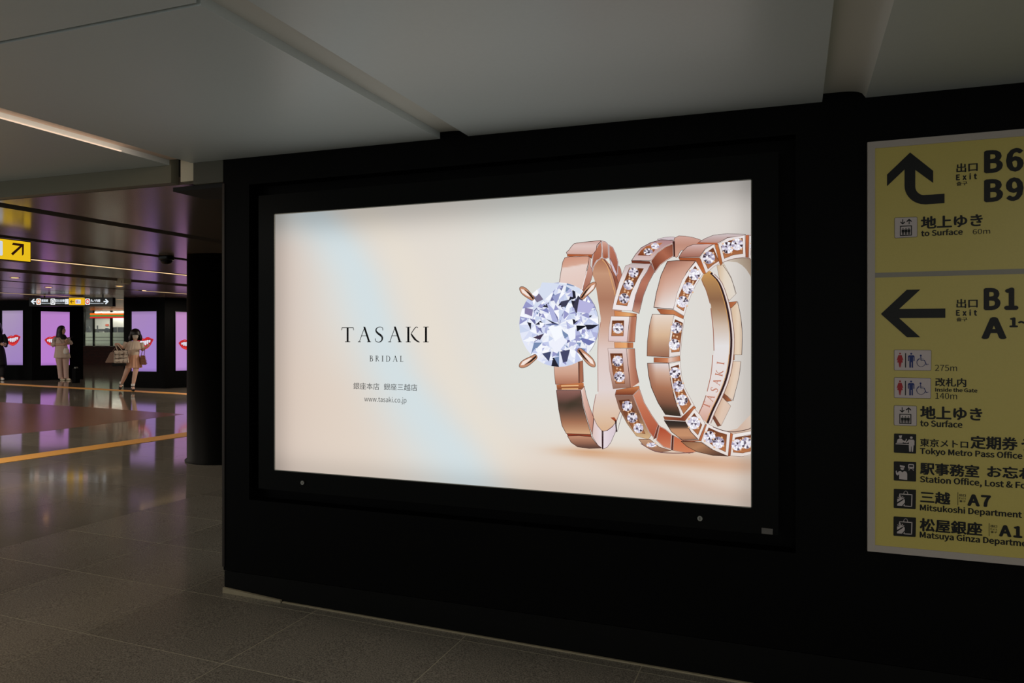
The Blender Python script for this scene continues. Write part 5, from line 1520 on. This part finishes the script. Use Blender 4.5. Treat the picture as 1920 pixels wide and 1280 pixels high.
def person_root(u, v, label, size_px=None):
    p, t = on_floor(u, v)
    d = CAMP - p
    r = empty('person', (p.x, p.y, zf(p.x)), math.atan2(d.y, d.x) + math.pi / 2)
    tag(r, label, 'person')
    return r, t

# ===== woman walking towards the viewer with bags
A = lambda zx, zy: ((zx - 520) / 731.0, (1185 - zy) / 731.0)
r2, t2 = person_root(251.9, 733.2, 'person walking in a cream ruffled blouse, peach skirt and white socks, carrying bags')
def n3(zx, zy, y, r): x, z = A(zx, zy); return (x, y, z, r)
nodes = {
    'pelvis': n3(508, 640, 0, (.135, .10)), 'waist': n3(510, 530, 0, (.105, .085)), 'chest': n3(510, 420, 0, (.130, .09)), 'neckb': n3(528, 325, .01, (.06, .055)),
    'neck': n3(535, 285, .005, .045), 'jaw': n3(534, 240, -.02, (.060, .062)), 'head': n3(537, 185, -.005, (.086, .098)), 'crown': n3(538, 125, .005, (.06, .07)),
    'shl': n3(405, 335, .01, .052), 'shr': n3(622, 345, .01, .052),
    'ell': n3(345, 425, .0, .036), 'wrl': n3(285, 352, -.16, .022),
    'elr': n3(648, 468, .02, .036), 'wrr': n3(690, 415, -.16, .022),
    'hipl': n3(455, 700, 0, .090), 'hipr': n3(560, 700, 0, .090),
    'knl': n3(385, 880, .04, .056), 'calfl': n3(360, 950, .12, .050), 'anl': n3(315, 1060, .24, .034),
    'knr': n3(530, 880, -.08, .056), 'calfr': n3(518, 960, -.08, .052), 'anr': n3(497, 1090, -.10, .034),
    'toel': n3(300, 1125, .20, .030), 'toer': n3(508, 1150, -.20, .032),
}
bonds = [('pelvis', 'waist'), ('waist', 'chest'), ('chest', 'neckb'), ('neckb', 'neck'), ('neck', 'jaw'), ('jaw', 'head'), ('head', 'crown'), ('chest', 'shl'), ('chest', 'shr'),
         ('shl', 'ell'), ('ell', 'wrl'), ('shr', 'elr'), ('elr', 'wrr'), ('pelvis', 'hipl'), ('pelvis', 'hipr'), ('hipl', 'knl'), ('knl', 'calfl'), ('calfl', 'anl'),
         ('hipr', 'knr'), ('knr', 'calfr'), ('calfr', 'anr'), ('anl', 'toel'), ('anr', 'toer')]
wl, wr = Vector(nodes['wrl'][:3]), Vector(nodes['wrr'][:3])
add_hand(nodes, bonds, 'wrl', 'L', wl, (-.5, -.6, .15), (0, .2, -1), M['skin'], curl=.9)
add_hand(nodes, bonds, 'wrr', 'R', wr, (.5, -.5, .25), (-.3, .2, 1), M['skin'], curl=.6)
skin_mesh('body', nodes, bonds, M['skin'], r2)
hc = Vector(nodes['head'][:3])
face_bits(r2, hc + Vector((0, 0, -.01)), (0, -1, -.1), (1, 0, 0))
loft('face_mask', [(hc.x, hc.y - .040, hc.z - .098, .030, .038), (hc.x, hc.y - .044, hc.z - .075, .055, .056), (hc.x, hc.y - .046, hc.z - .03, .066, .064), (hc.x, hc.y - .044, hc.z - .008, .060, .056)], M['mask'], r2)
def cap_hair(root, c, m, length, wide=1.0, fringe=True, back=0.0, tail=None):
    """bob or long hair: crown shell, side curtains and fringe in one mesh"""
    g = []
    v, f = [], []
    n, R = 28, 12
    for i in range(R + 1):
        ph = i / R
        if ph < .5:
            a = ph / .5 * math.pi / 2
            rr = math.sin(a); z = .125 * math.cos(a)
            rx, ry = .116 * rr, .126 * rr
        else:
            k = (ph - .5) / .5
            z = -length * k; rx = (.116 + .030 * wide * math.sin(k * 2.4)); ry = .118 + .006 * k
        for j in range(n):
            t = 2 * math.pi * j / n
            x = rx * math.cos(t) * 1.0; y = ry * math.sin(t)
            # open the curtain in front of the face
            front = max(0.0, -math.sin(t) - .35) / .65
            zz = z
            if ph > .5 and front > 0:
                lim = -.0 + (-.035 if fringe else .03)
                zz = max(z, lim - (.10 * (1 - front) ** 2 * 3 if front < .6 else 0))
            if tail and ph > .5: x += tail * (-z) 
            v.append((c[0] + x, c[1] + .018 + y + back * max(0, -z), c[2] + zz))
    for i in range(R):
        for j in range(n):
            j2 = (j + 1) % n
            f.append((i * n + j, i * n + j2, (i + 1) * n + j2, (i + 1) * n + j))
    return mesh('hair', v, f, m, root, smooth=True, local=True)
cap_hair(r2, (hc.x, hc.y, hc.z + .025), M['hair'], .17, 1.2)
bx_, bz_ = A(510, 530)
loft('blouse', [(*(A(512, 560)[0], 0), A(512, 560)[1], .108, .095), (A(512, 520)[0], 0, A(512, 520)[1], .122, .105), (A(505, 440)[0], 0, A(505, 440)[1], .132, .11), (A(510, 360)[0], 0, A(510, 360)[1], .125, .10), (A(520, 320)[0], .01, A(520, 320)[1], .10, .08)], M['cream_cloth'], r2)
loft('ruffle', [(A(500, 455)[0], -.005, A(500, 455)[1], .172, .135), (A(503, 420)[0], -.005, A(503, 420)[1], .165, .128), (A(508, 370)[0], 0, A(508, 370)[1], .155, .115), (A(512, 325)[0], 0, A(512, 325)[1], .135, .095), (A(520, 300)[0], .005, A(520, 300)[1], .10, .075)], M['cream_cloth'], r2, n=72, ruffle=.045, nr=18)
for sx_, a, b, c_ in ((-1, (395, 335), (362, 395), (350, 425)), (1, (628, 345), (642, 400), (650, 440))):
    ax_, az_ = A(*a); bx2, bz2 = A(*b); cx2, cz2 = A(*c_)
    ltube('sleeve', [(ax_, .01, az_ + .02), (bx2, .0, bz2), (cx2, .0, cz2)], [.05, .052, .050], M['cream_cloth'], r2, n=16)
loft('skirt', [(A(512, 772)[0], 0, A(512, 772)[1], .178, .145), (A(512, 720)[0], 0, A(512, 720)[1], .168, .138), (A(512, 640)[0], 0, A(512, 640)[1], .150, .125), (A(515, 560)[0], 0, A(515, 560)[1], .118, .102), (A(515, 540)[0], 0, A(515, 540)[1], .112, .098)], M['peach_cloth'], r2, n=72, ruffle=.06, nr=14)
def shoe(root, heel, toe, m, strap=None, w=.042, h=.05):
    hx, tx = Vector(heel), Vector(toe)
    d = (tx - hx)
    sh = Geo().tube([hx - d * .12, hx, hx + d * .45, hx + d * .85, hx + d * 1.05], [h * .55, h * .8, h * .75, h * .62, h * .25], 14)
    o = mesh('shoe', sh.v, sh.f, m, root, smooth=True, local=True)
    return o
for an, to, sx in (('anr', 'toer', 1), ('anl', 'toel', -1)):
    q = Vector(nodes[an][:3]); k = Vector(nodes[to][:3])
    loft('sock', [(q.x, q.y, q.z - .05, .040, .044), (q.x, q.y, q.z, .038, .042), (q.x + .004, q.y, q.z + .055, .045, .048)], M['white_cloth'] if sx == 1 else M['white_cloth'], r2, n=16)
    hz = .035 if sx == 1 else .085
    if sx == 1: shoe(r2, (q.x, q.y + .035, .042), (k.x + .004, k.y - .02, .036), M['shoe_black'])
    else: shoe(r2, (q.x - .012, q.y + .06, .125), (k.x - .01, k.y - .04, .045), M['shoe_black'])
    o = Geo().tube([(q.x - .045, q.y - .045, q.z - .012), (q.x, q.y - .062, q.z + .0), (q.x + .045, q.y - .045, q.z - .012)], .008, 6)
    mesh('strap', o.v, o.f, M['shoe_black'], r2, local=True)
# things she carries: each its own object, standing in her frame of reference
def held(name, label, cat):
    r = empty(name, r2.location, r2.rotation_euler.z); tag(r, label, cat); return r
def taper_bag(root, x0t, x1t, x0b, x1b, zt, zb, y, d, m, name='body', cols=None):
    v = [(x0b, y - d / 2, zb), (x1b, y - d / 2, zb), (x1b, y + d / 2, zb), (x0b, y + d / 2, zb), (x0t, y - d / 3, zt), (x1t, y - d / 3, zt), (x1t, y + d / 3, zt), (x0t, y + d / 3, zt)]
    f = [(0, 3, 2, 1), (0, 1, 5, 4), (1, 2, 6, 5), (2, 3, 7, 6), (3, 0, 4, 7), (4, 5, 6, 7)]
    o = mesh(name, v, f, m, root, local=True)
    bm = bmesh.new(); bm.from_mesh(o.data); bmesh.ops.bevel(bm, geom=list(bm.edges), offset=.012, segments=3, affect='EDGES'); bm.to_mesh(o.data); bm.free()
    return o
lh = Vector(nodes['Lk1'][:3])
M['tote_cloth'] = mat('cream_tote_cloth', (238, 222, 204), .8); M['tote_ink'] = mat('tote_pattern', (96, 44, 40), .8); M['tote_ink_grey'] = mat('tote_pattern_grey', (50, 52, 52), .8)
tb = held('tote_bag', 'cream tote bag with a dark floral grid pattern hanging from her hand', 'bag')
xl, zt = A(208, 462); xr, _ = A(410, 462); xlb, zb = A(204, 678); xrb, _ = A(440, 678)
taper_bag(tb, xl, xr, xlb, xrb, zt, zb, -.23, .10, M['tote_cloth'])
g1, g2 = Geo(), Geo()
rnd = random.Random(5)
yf = -.23 - .0515
for i in range(1, 4):
    for j in range(60):
        k = j / 60; z = zt + (zb - zt) * (i / 3.2) + rnd.uniform(-.012, .012); x = xl + (xr + .02 - xl) * k
        if rnd.random() < .55: (g1 if rnd.random() < .6 else g2).box(x, x + .006, yf - .004, yf + .02, z, z + rnd.uniform(.006, .014))
for i in range(0, 4):
    for j in range(50):
        k = j / 50; x = xl + .01 + (xr - xl) * (i / 3.05) + rnd.uniform(-.012, .012); z = zt + (zb - zt) * k
        if rnd.random() < .55: (g2 if i == 0 or rnd.random() < .3 else g1).box(x, x + .007, yf - .004, yf + .02, z - .008, z)
for g_, m_ in ((g1, 'tote_ink'), (g2, 'tote_ink_grey')): tag(mesh('floral_print', g_.v, g_.f, M[m_], tb, local=True), kind='stuff')
h0, h1 = A(262, 462), A(345, 462)
for yy in (-.26, -.20):
    ltube('handle', [(h0[0], yy, h0[1] - .02), (lh.x - .02, lh.y, lh.z - .02), (lh.x + .01, lh.y, lh.z - .012), (h1[0], yy, h1[1] - .02)], .007, M['tote_cloth'], tb)
M['dull_bag'] = mat('dull_beige_bag', (150, 122, 108), .6)
pb = held('handbag', 'plain dusty beige bag with a black base behind the patterned tote', 'bag')
x0, zt2 = A(150, 492); x1, _ = A(300, 492); x0b, zb2 = A(68, 672); x1b, _ = A(335, 672)
taper_bag(pb, x0, x1, x0b, x1b, zt2, zb2, -.10, .12, M['dull_bag'])
xa_, za_ = A(170, 695); xb_, zbb = A(395, 735)
lbx('base', xa_, xb_, -.16, -.04, zbb, za_ + .03, M['black_cloth'], pb, .015)
ltube('handle', [(x0 + .03, -.10, zt2 - .01), (lh.x + .03, lh.y + .06, lh.z - .03), (x1 - .04, -.10, zt2 - .01)], .008, M['dull_bag'], pb)
bk = held('basket_bag', 'brown woven basket bag hanging from her other forearm', 'bag')
M['wicker'] = mat('brown_wicker', (150, 104, 78), .7, noise=.3, nscale=50)
x0, zt3 = A(612, 552); x1, _ = A(682, 552); x0b, zb3 = A(612, 718); x1b, _ = A(716, 718)
taper_bag(bk, x0, x1, x0b, x1b, zt3, zb3, -.06, .16, M['wicker'])
g = Geo()
for i in range(6):
    z = zt3 + (zb3 - zt3) * (i + .6) / 6.4; xx = x1 + (x1b - x1) * (i + .6) / 6.4
    g.tube([(xx - .09, -.145 - .003 * i, z), (xx + .004, -.145 - .003 * i, z), (xx + .012, -.06, z), (xx + .004, .02, z)], .008, 6)
mesh('weave_band', g.v, g.f, M['wicker'], bk, local=True)
el = Vector(nodes['elr'][:3]) * .45 + wr * .55
ltube('handle', [(x0 + .02, -.06, zt3 - .01), (el.x - .02, el.y, el.z + .02), (el.x + .02, el.y, el.z + .02), (x1 - .01, -.06, zt3 - .01)], .007, M['wicker'], bk)

# ===== woman standing with a phone
B = lambda zx, zy: ((zx - 290) / 708.0, (1200 - zy) / 708.0)
r1, t1 = person_root(117.5, 712.6, 'person in a loose beige top and pale trousers looking at a phone')
def m3(zx, zy, y, r): x, z = B(zx, zy); return (x, y, z, r)
nodes = {
    'pelvis': m3(275, 690, 0, (.13, .10)), 'waist': m3(265, 570, 0, (.105, .085)), 'chest': m3(255, 450, .01, (.13, .095)), 'neckb': m3(258, 335, .01, (.055, .05)),
    'neck': m3(262, 300, 0, .042), 'jaw': m3(295, 240, -.02, (.052, .058)), 'head': m3(278, 180, -.005, (.088, .092)), 'crown': m3(270, 125, .005, (.06, .065)), 'nose': m3(338, 205, -.03, .016),
    'shl': m3(185, 360, .03, .052), 'shr': m3(335, 365, -.04, .048),
    'ell': m3(150, 480, -.04, .038), 'wrl': m3(290, 468, -.20, .024),
    'elr': m3(395, 470, -.08, .038), 'wrr': m3(345, 385, -.22, .024),
    'hipl': m3(235, 740, 0, .092), 'hipr': m3(335, 740, 0, .088), 'knl': m3(245, 930, -.01, .062), 'knr': m3(345, 930, 0, .060),
    'anl': m3(255, 1120, .02, .038), 'anr': m3(350, 1120, .02, .038), 'toel': m3(295, 1178, -.08, .030), 'toer': m3(395, 1178, -.06, .030)}
bonds = [('pelvis', 'waist'), ('waist', 'chest'), ('chest', 'neckb'), ('neckb', 'neck'), ('neck', 'jaw'), ('jaw', 'head'), ('head', 'crown'), ('head', 'nose'), ('chest', 'shl'), ('chest', 'shr'), ('shl', 'ell'), ('ell', 'wrl'),
         ('shr', 'elr'), ('elr', 'wrr'), ('pelvis', 'hipl'), ('pelvis', 'hipr'), ('hipl', 'knl'), ('hipr', 'knr'), ('knl', 'anl'), ('knr', 'anr'), ('anl', 'toel'), ('anr', 'toer')]
add_hand(nodes, bonds, 'wrl', 'L', Vector(nodes['wrl'][:3]), (1, -.1, .12), (0, .9, .3), M['skin'], curl=.7)
add_hand(nodes, bonds, 'wrr', 'R', Vector(nodes['wrr'][:3]), (.55, -.2, .6), (.5, .2, -.4), M['skin'], curl=.7)
skin_mesh('body', nodes, bonds, M['skin_dim'], r1)
hc = Vector(nodes['head'][:3])
face_bits(r1, hc, (.85, -.5, -.15), (.5, .85, 0), .9, mask=False)
# long hair falling over the shoulders
loft('hair', [(B(262, 365)[0], .02, B(262, 365)[1], .105, .085), (B(255, 320)[0], .02, B(255, 320)[1], .118, .10), (B(248, 250)[0], .03, B(248, 250)[1], .100, .105), (B(252, 190)[0], .028, B(252, 190)[1], .098, .112), (B(262, 140)[0], .02, B(262, 140)[1], .095, .10), (B(270, 105)[0], .01, B(270, 105)[1], .07, .075), (B(272, 86)[0], .01, B(272, 86)[1], .02, .02)], M['hair_brown'], r1)
loft('neckline_top', [(B(300, 372)[0], -.06, B(300, 372)[1], .062, .05), (B(300, 330)[0], -.05, B(300, 330)[1], .085, .06), (B(300, 280)[0], -.03, B(300, 280)[1], .055, .045)], M['black_cloth'], r1, n=20)
loft('top', [(B(285, 745)[0], 0, B(285, 745)[1], .205, .15), (B(282, 700)[0], 0, B(282, 700)[1], .198, .15), (B(275, 600)[0], 0, B(275, 600)[1], .170, .14), (B(265, 500)[0], 0, B(265, 500)[1], .150, .13), (B(258, 420)[0], .01, B(258, 420)[1], .15, .12), (B(256, 350)[0], .01, B(256, 350)[1], .125, .10), (B(258, 310)[0], .01, B(258, 310)[1], .07, .06)], M['beige_cloth'], r1, n=48, ruffle=.03, nr=10)
for pts, rr in (([B(185, 335), B(155, 400), B(130, 470), B(150, 505)], [.06, .078, .085, .06]), ([B(335, 350), B(385, 400), B(425, 440), B(455, 465)], [.055, .065, .06, .035])):
    yy = (.03, 0, -.03, -.05)
    ltube('sleeve', [(p[0], yy[i], p[1]) for i, p in enumerate(pts)], rr, M['beige_cloth'], r1, n=16)
for x0, x1, x2, x3 in ((232, 240, 250, 262), (338, 345, 348, 354)):
    loft('trouser_leg', [(B(x3, 1165)[0], 0, B(x3, 1165)[1], .064, .062), (B(x2, 1050)[0], 0, B(x2, 1050)[1], .064, .064), (B(x1, 900)[0], 0, B(x1, 900)[1], .074, .072), (B(x0, 740)[0], 0, B(x0, 740)[1], .105, .10)], M['pink_trouser'], r1)
for x0, x1 in ((262, 325), (358, 425)):
    shoe(r1, (B(x0, 1180)[0], .0, .030), (B(x1, 1190)[0], -.10, .020), M['shoe_cream'], h=.038)
hw = Vector(nodes['Rk1'][:3])
phn = empty('phone', r1.location, r1.rotation_euler.z); tag(phn, 'dark phone held up by the person in beige', 'phone')
ltube('case', [(hw.x - .02, hw.y - .01, hw.z - .01), (hw.x + .12, hw.y - .03, hw.z + .035)], .012, M['black_plastic'], phn, n=4)
pw = empty('pouch', r1.location, r1.rotation_euler.z); tag(pw, 'small cream round pouch bag hanging at the waist of the person in beige', 'bag')
px_, pz_ = B(352, 610)
loft('body', [(px_, -.19, pz_ - .085, .03, .02), (px_, -.19, pz_ - .06, .065, .04), (px_, -.19, pz_, .075, .045), (px_, -.19, pz_ + .06, .06, .035), (px_ - .01, -.19, pz_ + .088, .03, .02)], M['white_cloth'], pw)
loft('flap', [(px_ + .03, -.215, pz_ - .05, .03, .03), (px_ + .03, -.215, pz_ + .0, .045, .035), (px_ + .03, -.21, pz_ + .05, .04, .03)], M['beige_cloth'], pw)
ltube('strap', [(px_ - .03, -.18, pz_ + .08), (B(300, 500)[0], -.15, B(300, 500)[1]), (B(215, 345)[0], -.10, B(215, 345)[1])], .006, M['beige_cloth'], pw)

# ===== person in black at the very edge
r3, t3 = person_root(-4, 713, 'person in black clothes with white shoes, cut by the frame edge')
Cc = lambda zx, zy: ((zx / 9.85 + 4) / 65.0, (1125 - zy) / 9.85 / 65.0)
nodes = {'pelvis': (-.02, 0, .84, (.13, .10)), 'waist': (-.02, 0, 1.0, (.105, .085)), 'chest': (-.02, 0, 1.18, (.13, .09)), 'neckb': (-.02, .0, 1.32, .055), 'neck': (-.02, 0, 1.37, .042), 'jaw': (-.03, -.02, 1.43, (.052, .058)), 'head': (-.03, 0, 1.51, (.085, .092)), 'crown': (-.03, 0, 1.575, .06),
         'shl': (-.17, 0, 1.27, .05), 'shr': (.13, 0, 1.27, .05), 'ell': (-.21, .0, 1.04, .038), 'elr': (.185, .0, 1.06, .038), 'wrl': (-.17, -.12, .90, .024), 'wrr': (.17, -.14, .98, .024),
         'hipl': (-.10, 0, .80, .09), 'hipr': (.07, 0, .80, .09), 'knl': (-.11, 0, .45, .058), 'knr': (.08, 0, .45, .058), 'anl': (-.11, .02, .09, .036), 'anr': (.09, .02, .09, .036), 'toel': (-.13, -.1, .04, .03), 'toer': (.12, -.09, .04, .03)}
bonds = [('pelvis', 'waist'), ('waist', 'chest'), ('chest', 'neckb'), ('neckb', 'neck'), ('neck', 'jaw'), ('jaw', 'head'), ('head', 'crown'), ('chest', 'shl'), ('chest', 'shr'), ('shl', 'ell'), ('ell', 'wrl'),
         ('shr', 'elr'), ('elr', 'wrr'), ('pelvis', 'hipl'), ('pelvis', 'hipr'), ('hipl', 'knl'), ('hipr', 'knr'), ('knl', 'anl'), ('knr', 'anr'), ('anl', 'toel'), ('anr', 'toer')]
add_hand(nodes, bonds, 'wrl', 'L', Vector(nodes['wrl'][:3]), (.6, -.5, .3), (.2, .8, .3), M['skin'], curl=.6)
add_hand(nodes, bonds, 'wrr', 'R', Vector(nodes['wrr'][:3]), (-.6, -.5, .3), (-.2, .8, .3), M['skin'], curl=.6)
skin_mesh('body', nodes, bonds, M['skin'], r3)
face_bits(r3, (-.03, 0, 1.51), (0, -1, -.1), (1, 0, 0), .95, mask=False)
cap_hair(r3, (-.03, 0, 1.53), M['hair'], .22, 1.0)
loft('coat', [(0, 0, .42, .215, .17), (-.005, 0, .60, .205, .165), (-.01, 0, .85, .175, .15), (-.02, 0, 1.02, .135, .12), (-.02, 0, 1.2, .16, .125), (-.02, 0, 1.30, .13, .10), (-.02, 0, 1.35, .06, .055)], M['black_cloth'], r3)
for s in (-1, 1):
    ltube('sleeve', [(-.02 + s * .13, 0, 1.29), (-.02 + s * .19, 0, 1.17), (-.01 + s * .20, -.01, 1.04), (0 + s * .18, -.10, .96)], [.062, .066, .06, .045], M['black_cloth'], r3, n=14)
    loft('trouser_leg', [(s * .10, .01, .10, .065, .065), (s * .10, 0, .30, .08, .08), (s * .10, 0, .48, .095, .09)], M['black_cloth'], r3)
    shoe(r3, (s * .10, .02, .042), (s * .13, -.12, .035), M['white_cloth'])
